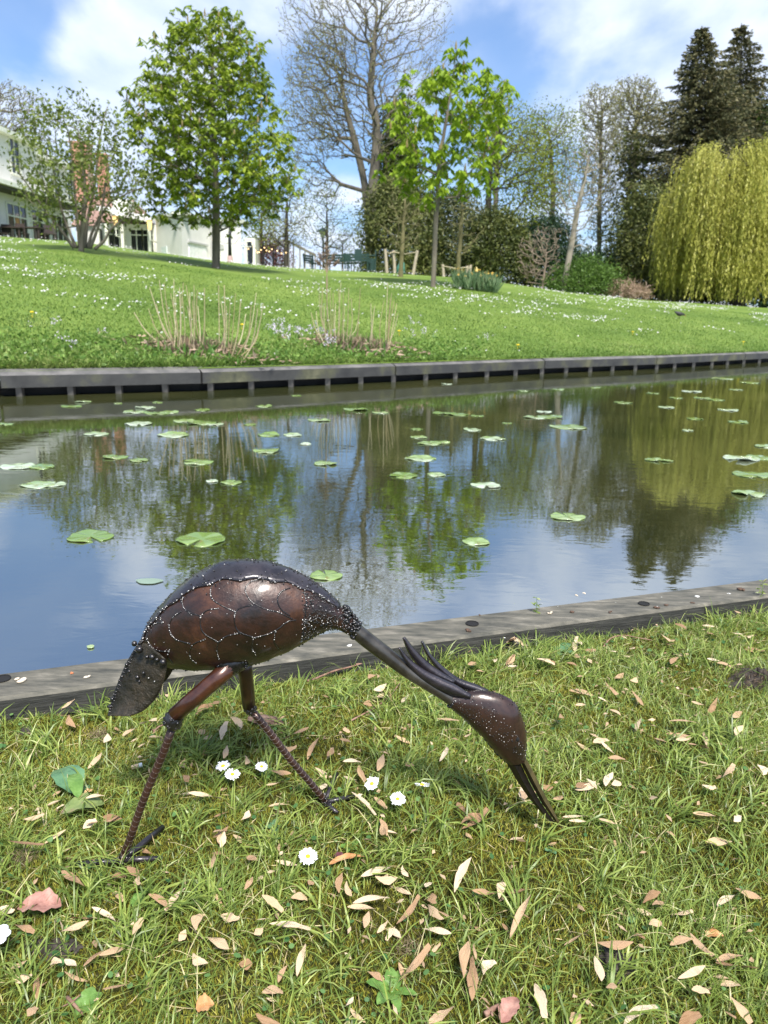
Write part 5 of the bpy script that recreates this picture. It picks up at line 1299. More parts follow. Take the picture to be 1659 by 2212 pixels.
# head
HS = [((806, 652), (786, 732)), ((880, 642), (852, 785)), ((985, 634), (912, 842)), ((1100, 660), (968, 892)), ((1180, 716), (1012, 942)), ((1220, 800), (1050, 990)), ((1238, 880), (1085, 1025)), ((1240, 960), (1110, 1047)), ((1233, 1042), (1132, 1062))]
HW = [.85, .62, .55, .55, .56, .58, .62, .68, .72]
hs = []
for (t, bt_), w in zip(HS, HW):
    a = atY(*H7(*t), YH); c = atY(*H7(*bt_), YH); hs.append((*((a+c)/2), *((a-c)/2), (a-c).length/2*w))
hs = cat_interp(hs, 6)
mb = MB(); P = [[ring(s, k, 30) for k in range(31)] for s in hs]; mb.grid(P); mb.add(P[0][:-1], [tuple(range(30))]); mb.add(P[-1][:-1], [tuple(range(29, -1, -1))])
head = mb.build('head', Mhead, heron, True); hb_ = BVHTree.FromPolygons([Vector(v) for v in mb.v], mb.f)
# spatter lines on head
for row in range(9):
    t = row/8
    for k in range(30):
        f = min(1, max(0, k/29+random.uniform(-.015, .015)))
        x = (820+ (1235-820)*f); y0 = 650+ (f**2.2)*330; y1 = 735+f*325
        y = y0+(y1-y0)*(t*.96+.02)+random.uniform(-6, 6)+ math.sin(f*3)*0
        if f > .75: x -= (1-t)*0
        h, nn = hit(*H7(x, y), hb_)
        if h is None or random.random() < .25: continue
        for g in ((lambda p: p), mirror): (sp if random.random() < .22 else spd).ball(g(h), random.uniform(.0005, .0011), 6, 4)
for k in range(130):
    s = hs[random.randrange(0, len(hs))]; p = ring(s, 15+random.gauss(0, .7), 30, .0003); spd.ball(p, random.uniform(.0006, .0012), 6, 4)
    p = ring(s, random.gauss(0, 1.3), 30, .0003); spd.ball(p, random.uniform(.0005, .001), 6, 4)
for k in range(60):
    a = random.random()*6.28; c = atY(*H7(798, 695), YH); d = Vector((.5*math.cos(a), math.sin(a), .85*math.cos(a)))
    spd.ball(c+d.normalized()*.0098, random.uniform(.001, .002), 6, 4)
sp.build('weld_spatter', Mbead, heron, True); spd.build('weld_spatter', Mdark_weld, heron, True)
h, nn = hit(*H7(1188, 922), hb_)
if h is not None:
    for g in ((lambda p: p), mirror):
        mb = MB(); mb.ball(g(h), .0028, 10, 8, (1, .6, 1.3)); mb.build('eye', Mblack, heron, True)
# beak: two folded halves
def beak(top, bot, w, name, mat):
    P = []
    for (a, c), ww in zip(zip(top, bot), w):
        A_ = atY(*H7(*a), YH); C_ = atY(*H7(*c), YH); m = (A_+C_)/2
        P.append([A_, A_.lerp(C_, .45)+Vector((0, -ww, 0)), C_, A_.lerp(C_, .45)+Vector((0, ww, 0)), A_])
    mb = MB(); mb.grid(P); mb.add(P[0][:4], [(0, 1, 2, 3)]); mb.add(P[-1][:4], [(3, 2, 1, 0)]); mb.build(name, mat, heron)
beak([(1236, 1030), (1290, 1130), (1350, 1250), (1405, 1350), (1452, 1442)], [(1208, 1062), (1262, 1175), (1325, 1290), (1385, 1375), (1436, 1445)], [.009, .0085, .007, .005, .002], 'upper_beak', Mbeak_lit)
beak([(1204, 1060), (1256, 1172), (1320, 1288), (1378, 1372), (1430, 1440)], [(1124, 1062), (1180, 1160), (1250, 1265), (1330, 1360), (1408, 1432)], [.0095, .009, .0075, .005, .002], 'lower_beak', mat_noise('shaded_beak', [(.012, .011, .009), (.035, .028, .02)], 60, rough=.4, metal=.6, bump=.3, bscale=200, bdist=.001))  # lower half coloured near-black, shade of the unlit facet painted in
# crest feathers
def feather(px, wd, y0, y1, curl, lab):
    pts = cat_interp([(*q, w, y0+(y1-y0)*i/(len(px)-1)) for i, (q, w) in enumerate(zip(px, wd))], 6); P = []
    n = len(pts)
    for i in range(n):
        a = pts[max(0, i-1)]; c = pts[min(n-1, i+1)]; d = np.array([c[0]-a[0], c[1]-a[1]]); d /= np.linalg.norm(d); nn = np.array([-d[1], d[0]]); row = []
        for t in np.linspace(-1, 1, 7):
            q = np.array(pts[i][:2])+nn*t*pts[i][2]/2; q = H7(*q)
            row.append(atY(q[0], q[1], pts[i][3]+curl*(t*t)))
        P.append(row)
    mb = MB(); mb.grid(P); o = mb.build('crest_feather', Mback, heron, True)
    m_ = o.modifiers.new('thickness', 'SOLIDIFY'); m_.thickness = .0011; m_.offset = 0
feather([(618, 338), (660, 420), (738, 510), (828, 582), (930, 622), (1008, 640)], [12, 24, 40, 52, 58, 30], YH+.012, YH+.006, .006, '')
feather([(511, 316), (560, 398), (640, 488), (725, 548), (810, 585)], [14, 44, 60, 56, 34], YH+.001, YH, .006, '')
feather([(482, 376), (535, 455), (615, 530), (710, 588), (810, 632), (910, 672)], [12, 32, 56, 70, 68, 28], YH-.011, YH-.013, .006, '')
# legs
def leg(th0, y0, th1, y1, rt, knee_r, shin0, footpt, r0, r1, nring):
    a = atY(*th0, y0); c = atY(*th1, y1)
    mb = MB(); mb.tube([a, a.lerp(c, .33), a.lerp(c, .66), c], [rt*1.04, rt, rt*.98, rt*.92], 22); mb.build('thigh', Mthigh, heron, True)
    s0 = atY(*shin0, y1); mb = MB(); mb.ball(c.lerp(s0, .4), knee_r, 14, 10, (1, 1, 1.15))
    for k in range(60):
        d = Vector([random.gauss(0, 1) for _ in range(3)]).normalized(); mb.ball(c.lerp(s0, .4)+d*knee_r*.95, random.uniform(.001, .0028), 6, 4)
    mb.build('knee', Mdark_weld, heron, True)
    mb = MB(); pts_ = [s0.lerp(footpt, t)+Vector((.001*math.sin(t*9), 0, 0)) for t in np.linspace(0, 1, 12)]
    mb.tube(pts_, [r0+(r1-r0)*i/11 for i in range(12)], 12); mb.build('shin', Mshin, heron, True)
    d = (footpt-s0); ln = d.length; d.normalize(); X = d.orthogonal().normalized(); Yv = d.cross(X)
    mb = MB()
    for k in range(nring):
        t = (k+.5)/nring; r = (r0+(r1-r0)*t)*1.01; c0 = s0.lerp(footpt, t)+Vector((.001*math.sin(t*9), 0, 0)); a0 = random.random()*6.28
        vw = (CAMP-c0); vw -= d*vw.dot(d); vw.normalize(); sdv = d.cross(vw)
        for full in (0,):
            ps = [c0+(vw*math.cos(q)+sdv*math.sin(q))*r+d*.0028*math.cos(q) for q in np.linspace(0, 2*math.pi, 19)]
            mb.tube(ps, .00038, 4)
    mb.build('rib', Mscar if nring == 24 else Mscar2, heron, True)
    return s0
f1 = onz(262, 1856, .012); f2 = onz(702, 1731, .012)
leg(H6(865, 770), .955, H6(505, 1085), .932, .0118, .0128, (372, 1572), f1, .0057, .0050, 27)
leg(H6(920, 735), 1.02, H6(952, 1030), 1.035, .0106, .0088, (545, 1537), f2, .0056, .0050, 24)
for k in range(1):
    mb = MB()
    for j in range(120):
        c = atY(*H6(random.uniform(765, 945), random.uniform(735, 800)), .955+random.uniform(-.008, .008)); mb.ball(c, random.uniform(.0015, .004), 7, 5)
    mb.tube([atY(*H6(800, 820), .953), atY(*H6(870, 765), .957), atY(*H6(905, 730), .965)], [.0128, .0155, .017], 16); mb.build('hip_weld', Mdark_weld, heron, True)
def toe(pxs_, r, zs):
    pts_ = [onz(u, v, z) for (u, v), z in zip(pxs_, zs)]; mb = MB(); mb.tube(pts_, [r]*(len(pts_)-1)+[r*.85], 10); mb.build('toe', Mshin if False else Mback, heron, True)
toe([(262, 1858), (205, 1864), (149, 1868)], .0042, [.010, .008, .008])
toe([(262, 1858), (300, 1856), (352, 1854)], .0040, [.010, .009, .006])
toe([(266, 1852), (292, 1836), (320, 1812), (352, 1786)], .0045, [.010, .012, .011, .010])
toe([(703, 1733), (714, 1702), (727, 1671)], .0046, [.010, .013, .016])
toe([(703, 1733), (735, 1726), (765, 1720)], .0040, [.010, .009, .006])
toe([(703, 1733), (716, 1746), (730, 1756)], .0036, [.010, .008, .006])
mb = MB()
for c, n_ in ((f1, 26), (f2, 22)):
    for k in range(n_): mb.ball(c+Vector((random.gauss(0, .004), random.gauss(0, .004), random.uniform(-.004, .008))), random.uniform(.0015, .0035), 6, 4)
mb.build('foot_weld', Mdark_weld, heron, True)

# ------------------------------------------------------------------ near lawn
def near_xy(n, back=.46):
    n = int(n*1.35); m = n*4; y = back+rng.random(m)*1.9; a = rng.uniform(-1.0, 1.25, m); x = a*(y+.22); yk_ = NK0.y+(x-NK0.x)*kd.y/kd.x
    k = (rng.random(m) < (y+.22)/2.6) & (y < yk_-.004); x, y, yk_ = x[k][:n], y[k][:n], yk_[k][:n]
    return x, y, yk_
Mmoss = mat_leaf('moss', [(.085, .08, .018), (.20, .195, .025), (.33, .325, .05), (.50, .48, .12)], .3)
Mblade = mat_leaf('lawn_grass', [(.09, .14, .03), (.18, .26, .05), (.31, .39, .08), (.48, .54, .17), (.64, .56, .30)], .4, pos=[0, .35, .65, .9, 1], spec=.5, rough=.4)
n = 420000; x, y, yk_ = near_xy(n); n = len(x); print('moss', n); g = gnoise(x*.9+3, y*.9)
D = np.stack([rng.normal(size=n)*.6, rng.normal(size=n)*.6, np.ones(n)], 1)
z = near_h(x, y)
o = cards('moss', np.stack([x, y, z-.001], 1), D, rng.uniform(.005, .013, n), rng.uniform(.0009, .0021, n), Mmoss, rndv=np.clip(.5+.3*g+rng.normal(size=n)*.22, 0, 1)); tag(o, kind='stuff')
n = 200000; x, y, yk_ = near_xy(n); n = len(x); g = gnoise(x*1.1+1, y*1.1+2)+.5*np.sin(x*23+np.sin(y*17)*2)*np.sin(y*29)
edge = np.clip((y-(yk_-.12))/.12, 0, 1)
keep = rng.random(n) < np.clip(.40+.36*g+.2*edge, .12, 1); x, y, g, edge = x[keep], y[keep], g[keep], edge[keep]; n = len(x)
z = near_h(x, y)
lean = rng.normal(size=n)*.5+.12; D = np.stack([lean, rng.normal(size=n)*.5+.1, np.ones(n)*.8], 1)
Ln = rng.uniform(.010, .032, n)*(1+.25*g)*(1-.45*edge)+(rng.random(n) < .25)*edge*rng.random(n)*.03+(rng.random(n) < .07)*rng.uniform(.015, .05, n)
rv = np.clip(rng.beta(2, 2.6, n)+.04*g, 0, .93); rv[rng.random(n) < .045] = 1.0
blades('grass', np.stack([x, y, z], 1), D, np.maximum(Ln, .008), rng.uniform(.0008, .0019, n), rng.uniform(0, 1.3, n), Mblade, rndv=rv)
# tufts of longer, coarser blades
C = []
for k in range(520):
    xx = random.uniform(-1.0, 1.5); yy = random.uniform(.5, kerb_y(xx)-.02); C.append((xx, yy, random.uniform(.6, 1.2)))
P = []; D = []; Ln = []
for (xx, yy, s) in C:
    m = random.randint(8, 34); ang = random.gauss(.5, 1.2)
    for q in range(m):
        P.append((xx+random.gauss(0, .012), yy+random.gauss(0, .012), 0)); D.append((math.cos(ang)*.35+random.gauss(0, .4), math.sin(ang)*.25+random.gauss(0, .4), 1)); Ln.append(random.uniform(.03, .068)*s)
P = np.array(P); n = len(P); blades('grass', P, np.array(D), np.array(Ln), rng.uniform(.0018, .0032, n), rng.uniform(.2, 1.5, n), Mblade, rndv=np.clip(rng.beta(2, 2, n)*.9, 0, .92))
# dry straw
n = 5000; x, y, _ = near_xy(n); n = len(x); D = rng.normal(size=(n, 3)); D[:, 2] *= .22
o = cards('straw', np.stack([x, y, near_h(x, y)+rng.uniform(.003, .014, n)], 1), D, rng.uniform(.012, .04, n), rng.uniform(.0006, .0014, n), mat_leaf('straw_blade', [(.35, .27, .12), (.52, .42, .22), (.6, .5, .3)], .1)); tag(o, kind='stuff')
# small round clover leaves
n = 5200; x, y, yk_ = near_xy(n); n = len(x); g = gnoise(x*1.6+8, y*1.5-2); e_ = np.clip((y-(yk_-.25))/.25, 0, 1); k = rng.random(n) < np.clip(.25+.5*g+.45*e_, .05, 1); x, y = x[k], y[k]; n = len(x)
C = np.stack([x, y, near_h(x, y)+rng.uniform(.006, .02, n)], 1); nn = unit(np.stack([rng.normal(size=n)*.35, rng.normal(size=n)*.35, np.ones(n)], 1)); X = unit(np.cross(nn, rng.normal(size=(n, 3)))); Yv = np.cross(nn, X); r = rng.uniform(.002, .0055, n)[:, None]
V = np.stack([C+(X*math.cos(q)+Yv*math.sin(q)*.8)*r for q in np.arange(7)*2*math.pi/7], 1).reshape(-1, 3); b = np.arange(n)*7
tag(link('ground_cover', mesh_np('ground_cover', V, [np.stack([b+i for i in range(7)], 1)], rng.random(n)), mat_leaf('clover', [(.05, .13, .04), (.09, .2, .06), (.15, .27, .09)], .3)), kind='stuff')
# soil patches
Msoil = mat_noise('dark_soil', [(.015, .012, .010), (.045, .036, .03), (.09, .075, .06)], 90, rough=.95, bump=.8, bscale=300, bdist=.004)
def ZA_(x, y): return (.3307*x, 1755.6+.3307*y)
def ZB_(x, y): return (548.6+.3307*x, 1755.6+.3307*y)
def ZC_(x, y): return (1097+.3386*x, 1755.6+.3386*y)
def ZD_(x, y): return (1097+.3386*x, 1234.4+.3386*y)
ZE_ = H8; ZG_ = H7
def soil(label, u, v, rx, ry, h, cat='soil'):
    p = onz(u, v, 0); mb = MB(); nr_, na_ = 10, 30; P = []
    s = 1/FPX*math.sqrt(p.x**2+p.y**2+CAMH**2)
    for i in range(nr_+1):
        row = []
        for k in range(na_+1):
            a = 2*math.pi*(k % na_)/na_; f = i/nr_; e = 1+.2*math.sin(3*a+u)+.12*math.sin(7*a)
            row.append(p+Vector((math.cos(a)*rx*s*f*e, math.sin(a)*ry*s*1.6*f*e, h*(1-f**2)*(1+.5*math.sin(a*5+f*9))+random.uniform(-.25, .25)*h*(1-f)-.001*f+.004)))
        P.append(row)
    for i in range(nr_+1): P[i][na_] = P[i][0]
    mb.grid(P)
    for k in range(70):
        a = random.random()*6.28; f = random.random()**.6; mb.ball(p+Vector((math.cos(a)*rx*s*f, math.sin(a)*ry*s*1.5*f, h*(1-f)+.004)), random.uniform(.001, .0045), 6, 4)
    return tag(mb.build('soil_clump', Msoil, smooth=True), label, cat)
o = soil('dark mound of turned soil at the right edge near the plank', 1630, 1478, 62, 22, .022)
soil('small patch of bare soil between dry seeds at lower right', *ZC_(680, 975), 36, 24, .008)
soil('small patch of bare dark soil at the lower left', *ZA_(340, 905), 50, 14, .004)
soil('tiny soil crumb heap left of the heron tail', *(56, 1585), 10, 8, .006)
n = 500; p0_ = onz(1635, 1465, .02); P = np.array([list(p0_)]*n)+rng.normal(size=(n, 3))*np.array([.028, .022, .007]); tag(cards('dead_moss', P, rng.normal(size=(n, 3)), rng.uniform(.008, .022, n), .0012, mat_leaf('dead_moss', [(.03, .02, .015), (.09, .06, .04), (.16, .11, .07)], .1)), 'tangle of dark dead moss and roots on the soil mound', 'moss clump')
for lab, q in (('frayed tuft of dry brown moss below the heron tail', (215, 1585)), ('frayed tuft of dry pale moss in the lower middle of the lawn', ZB_(1010, 890)), ('small frayed moss tuft beside the left toe of the heron', ZA_(160, 280))):
    n = 260; p0_ = onz(*q, .008); P = np.array([list(p0_)]*n)+rng.normal(size=(n, 3))*np.array([.010, .009, .003]); tag(cards('dead_moss', P, rng.normal(size=(n, 3)), rng.uniform(.006, .016, n), .0009, mat_leaf('dry_moss', [(.12, .09, .05), (.22, .17, .1), (.34, .28, .17)], .1)), lab, 'moss clump')
# ------------------------------------------------------------------ dry winged seeds
SEEDS = {'A': [(35,170,285,220,45),(400,370,555,490,50),(725,440,835,400,45),(830,360,900,410,60),(905,390,915,490,35),(230,508,330,555,35),(95,735,225,775,40),(395,780,580,700,45),(600,630,760,700,40),(865,790,935,700,40),(970,540,1100,620,45),(1070,655,1240,470,45),(1280,780,1330,650,60),(1335,780,1500,920,55),(1260,910,1360,990,55),(1165,830,1215,770,45),(640,960,830,850,40),(540,990,720,890,45),(330,1000,400,970,60),(90,1100,210,1060,50),(70,1020,180,960,35),(670,1150,870,1115,45),(0,620,90,640,50),(180,1340,240,1260,50),(1440,660,1565,700,55),(750,520,800,575,40),(1390,160,1490,90,40),(1440,220,1465,130,40),(1380,370,1395,260,50),(1595,490,1655,430,45),(1560,990,1650,980,60),(540,100,630,50,45),(150,40,290,10,40),(670,45,800,20,50),(420,960,500,1000,50)],
 'B': [(695,445,915,320,55),(790,420,940,415,50),(645,590,885,555,45),(555,510,580,405,45),(605,450,640,540,35),(720,755,750,640,45),(800,770,880,720,35),(890,590,980,570,50),(930,705,1080,560,40),(1135,580,1230,720,50),(1160,520,1180,600,60),(1200,650,1310,700,45),(1040,765,1290,780,60),(1310,500,1420,310,55),(1370,1080,1400,840,70),(1425,1210,1420,960,70),(1450,960,1440,860,45),(940,1075,1150,890,50),(740,1040,850,1090,40),(100,720,370,765,45),(50,550,190,630,45),(140,315,290,340,35),(355,480,395,445,40),(280,1050,340,880,45),(155,1095,220,1010,35),(50,1180,190,1170,60),(5,1340,210,1370,65),(570,1275,650,1205,30),(1130,1360,1310,1280,70),(820,50,870,140,35),(1350,85,1500,10,50),(1600,560,1640,460,60),(1420,530,1590,505,40),(1500,1050,1580,980,70),(235,580,355,540,45),(610,620,800,625,50),(970,350,1010,410,40),(1120,490,1160,450,50),(20,700,100,690,40),(0,800,60,740,45)],
 'C': [(580,45,765,95,40),(1180,0,1350,30,45),(1265,180,1430,185,60),(10,760,150,560,45),(0,500,150,490,50),(360,840,520,750,45),(570,820,800,830,60),(555,900,595,1090,55),(860,570,975,510,45),(915,620,1005,545,40),(1035,635,1180,640,40),(1030,820,1180,830,45),(1165,760,1310,920,40),(1325,960,1600,990,75),(1330,940,1505,920,45),(1085,1040,1260,990,40),(1450,480,1620,545,45),(1330,600,1450,520,40),(1170,1140,1290,1130,45),(175,1060,235,1340,85),(390,1340,470,1270,80),(740,1340,950,1250,65),(1090,1340,1230,1300,75),(1405,1180,1560,1325,60),(1340,1250,1460,1300,50),(625,1105,700,1120,45),(800,800,880,790,35),(900,720,985,700,50),(350,20,490,25,30),(390,50,500,55,25),(1440,60,1480,10,40)],
 'D': [(390,755,550,795,45),(610,690,700,790,40),(560,840,680,820,35),(430,850,500,850,35),(675,680,740,650,35),(780,690,820,680,50),(1085,765,1190,815,40),(1170,835,1260,845,35),(785,775,870,840,35),(650,880,720,920,35),(1270,890,1335,830,35),(1435,925,1495,900,40),(1010,965,1250,960,50),(1010,1040,1170,1040,45),(935,1060,1050,1110,45),(1070,1090,1180,1040,60),(1145,1120,1290,1110,50),(540,1110,645,1055,45),(590,1100,700,1160,40),(640,1190,750,1200,35),(430,1390,520,1330,55),(500,1330,570,1380,45),(625,1360,670,1290,50),(660,1370,720,1330,50),(1235,1375,1330,1360,35),(1370,1300,1440,1240,60),(1040,590,1090,545,35),(700,535,780,540,30),(750,490,810,495,35),(630,515,690,510,35),(970,390,1040,450,35),(980,470,1060,460,40),(1050,525,1160,530,30),(1080,490,1160,515,30),(1270,560,1380,575,35),(1510,490,1640,510,35),(1400,385,1500,395,40),(1270,365,1340,435,35),(1065,330,1140,375,30),(1530,440,1590,390,45),(1240,345,1320,350,30),(430,500,440,430,40),(435,520,460,550,30),(460,430,465,480,30),(480,485,560,510,30),(40,435,130,475,35),(0,450,40,410,40),(0,580,40,540,50),(200,560,300,585,45),(375,580,445,605,30),(510,590,540,560,40),(0,610,60,600,35),(1440,250,1490,260,60),(1530,205,1600,215,40),(1330,595,1440,600,50),(1430,610,1490,580,50),(820,1030,855,920,40),(325,980,335,860,35),(80,1390,110,1460,50),(210,1355,290,1375,40),(290,1440,350,1450,50),(1560,1130,1630,1170,50),(1230,1230,1275,1210,50),(1455,1030,1500,1000,50),(1590,1240,1640,1290,60)],
 'E': [(50,110,135,85,35),(100,170,135,215,40),(290,310,310,260,45),(390,275,470,230,35),(480,220,580,160,40),(530,290,610,270,35),(200,440,280,375,40),(190,615,295,595,30),(280,735,390,705,45),(190,770,250,720,35),(790,165,880,100,50),(880,110,920,70,40),(805,260,840,240,40),(925,300,960,190,55),(980,170,1040,230,40),(820,290,880,270,30),(1265,285,1405,230,40),(1395,380,1475,290,35),(1500,400,1530,340,35),(1270,330,1340,340,40),(1060,440,1060,370,30),(940,390,960,330,30),(700,440,730,400,35),(720,490,750,520,35),(750,595,930,600,35),(1170,545,1250,520,35),(1190,465,1310,470,50),(1030,730,1080,680,35),(880,820,960,765,35),(920,860,945,790,35),(1065,920,1130,960,45),(1440,450,1500,500,45),(1480,570,1500,530,50)],
 'G': [(245,1070,285,1175,35),(200,1240,345,1365,45),(335,1260,400,1340,40),(855,1435,1010,1350,60),(830,1290,880,1370,60),(1205,1210,1230,1290,35),(725,1050,765,970,40),(355,1100,390,1020,45),(710,800,840,810,40),(890,490,945,450,35),(1120,470,1170,430,35),(1050,480,1065,430,30),(1120,350,1170,305,35),(1170,330,1250,365,35),(330,620,410,600,45),(500,700,540,660,40),(330,680,395,640,40),(270,720,330,710,35),(940,530,1030,520,30),(875,910,915,880,35),(1400,1280,1460,1250,45),(380,1420,410,1480,45),(165,850,190,880,40),(130,920,200,940,35),(150,1060,260,1050,30),(520,1080,570,1070,50),(60,1030,90,970,35),(300,560,350,540,50),(1500,625,1630,655,45),(1530,1220,1650,1170,60),(1300,450,1410,470,40)]}
Mseed, N, L, b = newmat('dry_seed')
ob = N.new('ShaderNodeObjectInfo'); na = noise(N, L, 3, 5, .6, vscale=(1, 8, 1))
f = mth(N, L, 'ADD', mth(N, L, 'MULTIPLY', na, .5), mth(N, L, 'MULTIPLY', ob.outputs['Random'], .6))
L.new(ramp(N, L, f, [(.24, .13, .06), (.46, .29, .16), (.64, .46, .28), (.76, .61, .43)], [.2, .4, .62, .85]), b.inputs['Base Color']); b.inputs['Roughness'].default_value = .6
bp = N.new('ShaderNodeBump'); bp.inputs['Strength'].default_value = .5; bp.inputs['Distance'].default_value = .02; L.new(na, bp.inputs['Height']); L.new(bp.outputs[0], b.inputs['Normal'])
def seedmesh(k):
    rr = random.Random(k); n = 12; P = []; asym = rr.uniform(.35, .6); ragged = rr.random() < .6; cu = rr.uniform(-.2, .3); tw = rr.uniform(-1.6, 1.6); cup = rr.uniform(-.5, 1.1); bl = rr.uniform(-.16, .16); blunt = rr.random() < .45
    for i in range(n+1):
        t = i/n
        w = min(1, (t/asym)**.6*1.02 if t < asym else ((1-t)/(1-asym))**.75*1.25)*.5 if 0 < t < 1 else .03
        if blunt and t > .8: w = max(w, .3*(1 if t < 1 else .8))
        row = []
        for s in np.linspace(-1, 1, 5):
            e = 1+(rr.uniform(-.12, .12) if ragged and abs(s) == 1 else 0)
            y = s*w*e; z = cup*(s*s)*w*.5+cu*math.sin(math.pi*t)*1.0
            a = tw*(t-.5); row.append((t-.5, y*math.cos(a)+bl*math.sin(math.pi*t)*3.0, z*.25+y*math.sin(a)*.5))
        P.append(row)
    mb = MB(); mb.grid(P); return mb.mesh('winged_seed', True)
SM = [seedmesh(k) for k in range(28)]
for m_ in SM: m_.materials.append(Mseed)
def seed(p, q, wpx, z=.012, tilt=.4):
    c = (p+q)/2; d = q-p; ln = max(.012, min(.062, d.length)); ang = math.atan2(d.y, d.x)
    o = bpy.data.objects.new('winged_seed', random.choice(SM)); COL.objects.link(o)
    rm = Matrix.Rotation(ang, 3, 'Z') @ Matrix.Rotation(random.gauss(0, .2), 3, 'Y') @ Matrix.Rotation(random.gauss(0, tilt), 3, 'X')
    w = min(max(wpx*.9, .005), .0125)
    M4 = rm.to_4x4() @ Matrix.Diagonal((ln, w, ln*.6, 1)); M4.translation = c; o.matrix_world = M4
    return tag(o, 'dry tan papery winged seed lying in the near grass', 'seed', 'dry winged seeds scattered over the near lawn')
FN = {'A': ZA_, 'B': ZB_, 'C': ZC_, 'D': ZD_, 'E': ZE_, 'G': ZG_}; SCL = {'A': .3307, 'B': .3307, 'C': .3386, 'D': .3386, 'E': .3968, 'G': .3637}
cnt = 0
for k, lst in SEEDS.items():
    for x0, y0, x1, y1, w in lst:
        z = random.uniform(.018, .032); p = onz(*FN[k](x0, y0), z); q = onz(*FN[k](x1, y1), z)
        if min(p.y, q.y) > kerb_y((p.x+q.x)/2)-.005: continue
        dist = math.sqrt(p.x**2+p.y**2+CAMH**2); seed(p, q, w*SCL[k]*dist/FPX*1.05); cnt += 1
while cnt < 292:
    u = random.uniform(-20, 1680); v = random.uniform(1420, 2230); p = onz(u, v, .012)
    if p.y > kerb_y(p.x)-.04: continue
    a = random.random()*6.28; ln = random.uniform(.014, .034); d = Vector((math.cos(a), math.sin(a), 0))*ln/2; seed(p-d, p+d, random.uniform(.004, .009)); cnt += 1
print('seeds', cnt)
LM = [((482, 1655), 'the upper left daisy of the pair between the heron legs'), ((565, 1656), 'the single daisy by the pair'), ((804, 1693), 'the daisy right of the far foot'), ((859, 1726), 'the lowest daisy left of the beak'), ((912, 1696), 'the edge on daisy nearest the beak'),
      ((665, 1850), 'the lone lower daisy'), ((1205, 1785), 'the beak tip'), ((149, 1868), 'the tip of the left toe'), ((262, 1870), 'the near foot of the heron'), ((705, 1735), 'the far foot of the heron'), ((573, 1556), 'the bark chunk'), ((1630, 1500), 'the mound of turned soil'),
      ((85, 1965), 'the curled reddish brown dead leaf'), ((1327, 2085), 'the bare soil patch at lower right'), ((160, 1915), 'the bottom of the left foot toe'), ((10, 2020), 'the white flower at the left edge'), ((145, 1690), 'the dock plant'), ((845, 2150), 'the rosette at the bottom centre'), ((735, 2180), 'the rosette at the bottom left'),
      ((235, 1545), 'the heron tail tip'), ((875, 1385), 'the tip of the upright crest feather'), ((1165, 2140), 'the bottom edge right of centre'), ((1640, 2200), 'the bottom right corner'), ((20, 2200), 'the bottom left corner'), ((1640, 1330), 'the plank at the right edge'), ((50, 1520), 'the plank at the left edge'), ((1640, 1800), 'the right edge level with the beak tip')]
for (u, v), nm in LM:
    p = onz(u, v, .02); c_ = [o for o in COL.objects if o.name.startswith('winged_seed') and o['label'].startswith('dry tan papery')]
    o = min(c_, key=lambda q: (q.matrix_world.translation-p).length); o['label'] = 'dry tan seed lying nearest '+nm
# fragments too many and small to count: chips
n = 800; x, y, _ = near_xy(n); n = len(x); D = rng.normal(size=(n, 3)); D[:, 2] *= .25
tag(cards('seed_chips', np.stack([x, y, near_h(x, y)+rng.uniform(.006, .022, n)], 1), D, rng.uniform(.006, .019, n), rng.uniform(.003, .007, n), mat_leaf('seed_chip', [(.25, .16, .09), (.42, .29, .18), (.58, .44, .3)], .1), up=np.array([0, 0, 1])+rng.normal(size=(n, 3))*.4), kind='stuff')
# ------------------------------------------------------------------ leaves, plants, bits
def leafshape(name, base, ang, ln, w, mat, z=.01, cup=.2, bend=.15, wavy=.05, parent=None, tilt=0):
    n = 14; P = []
    for i in range(n+1):
        t = i/n; ww = w*.5*math.sin(math.pi*min(.999, max(.01, t**.8)))**.7; row = []
        for s in np.linspace(-1, 1, 9):
            row.append((t*ln, s*ww*(1+wavy*math.sin(t*25+s)), bend*ln*math.sin(math.pi*t)+cup*abs(s)*ww+wavy*ww*math.sin(t*14)*s+t*ln*tilt))
        P.append(row)
    mb = MB(); mb.grid([[Vector(p) for p in r] for r in P]); rm = Matrix.Rotation(ang, 3, 'Z')
    mb.v = [tuple(Vector((base.x, base.y, z))+rm @ Vector(p)) for p in mb.v]
    o = mb.build(name, mat, parent, True); return o
Mdock = mat_noise('dock_leaf', [(.05, .12, .06), (.09, .19, .09), (.13, .24, .11)], 60, rough=.4, bump=.6, bscale=120, bdist=.002)
Mdock2 = mat_noise('old_dock_leaf', [(.12, .17, .05), (.19, .24, .08), (.24, .14, .10)], 45, rough=.5, bump=.6, bscale=120, bdist=.002, pos=[.35, .55, .68])
Mherb = mat_noise('herb_leaf', [(.07, .15, .025), (.11, .21, .04), (.16, .27, .07)], 70, rough=.4, bump=.5, bscale=150, bdist=.002)
pc = onz(*H8(145, 590), 0); rt2 = thing('dock_plant', 'broad leaved dock plant with one bluish and one spotted leaf left of the heron leg', 'plant', pc)
for (x0, y0, x1, y1, w, m_, zz_) in ((145, 590, 40, 455, .046, Mdock, .014), (150, 610, 120, 480, .022, Mherb, .024), (290, 640, 50, 700, .040, Mdock2, .012), (160, 600, 195, 540, .022, Mdock, .012)):
    p = onz(*H8(x0, y0), zz_); q = onz(*H8(x1, y1), zz_); d = q-p; leafshape('leaf', p, math.atan2(d.y, d.x), d.length, w, m_, zz_, parent=rt2)
mb = MB(); mb.tube([pc, pc+Vector((0, 0, .02))], .003, 6); mb.build('stem', Mdock2, rt2)
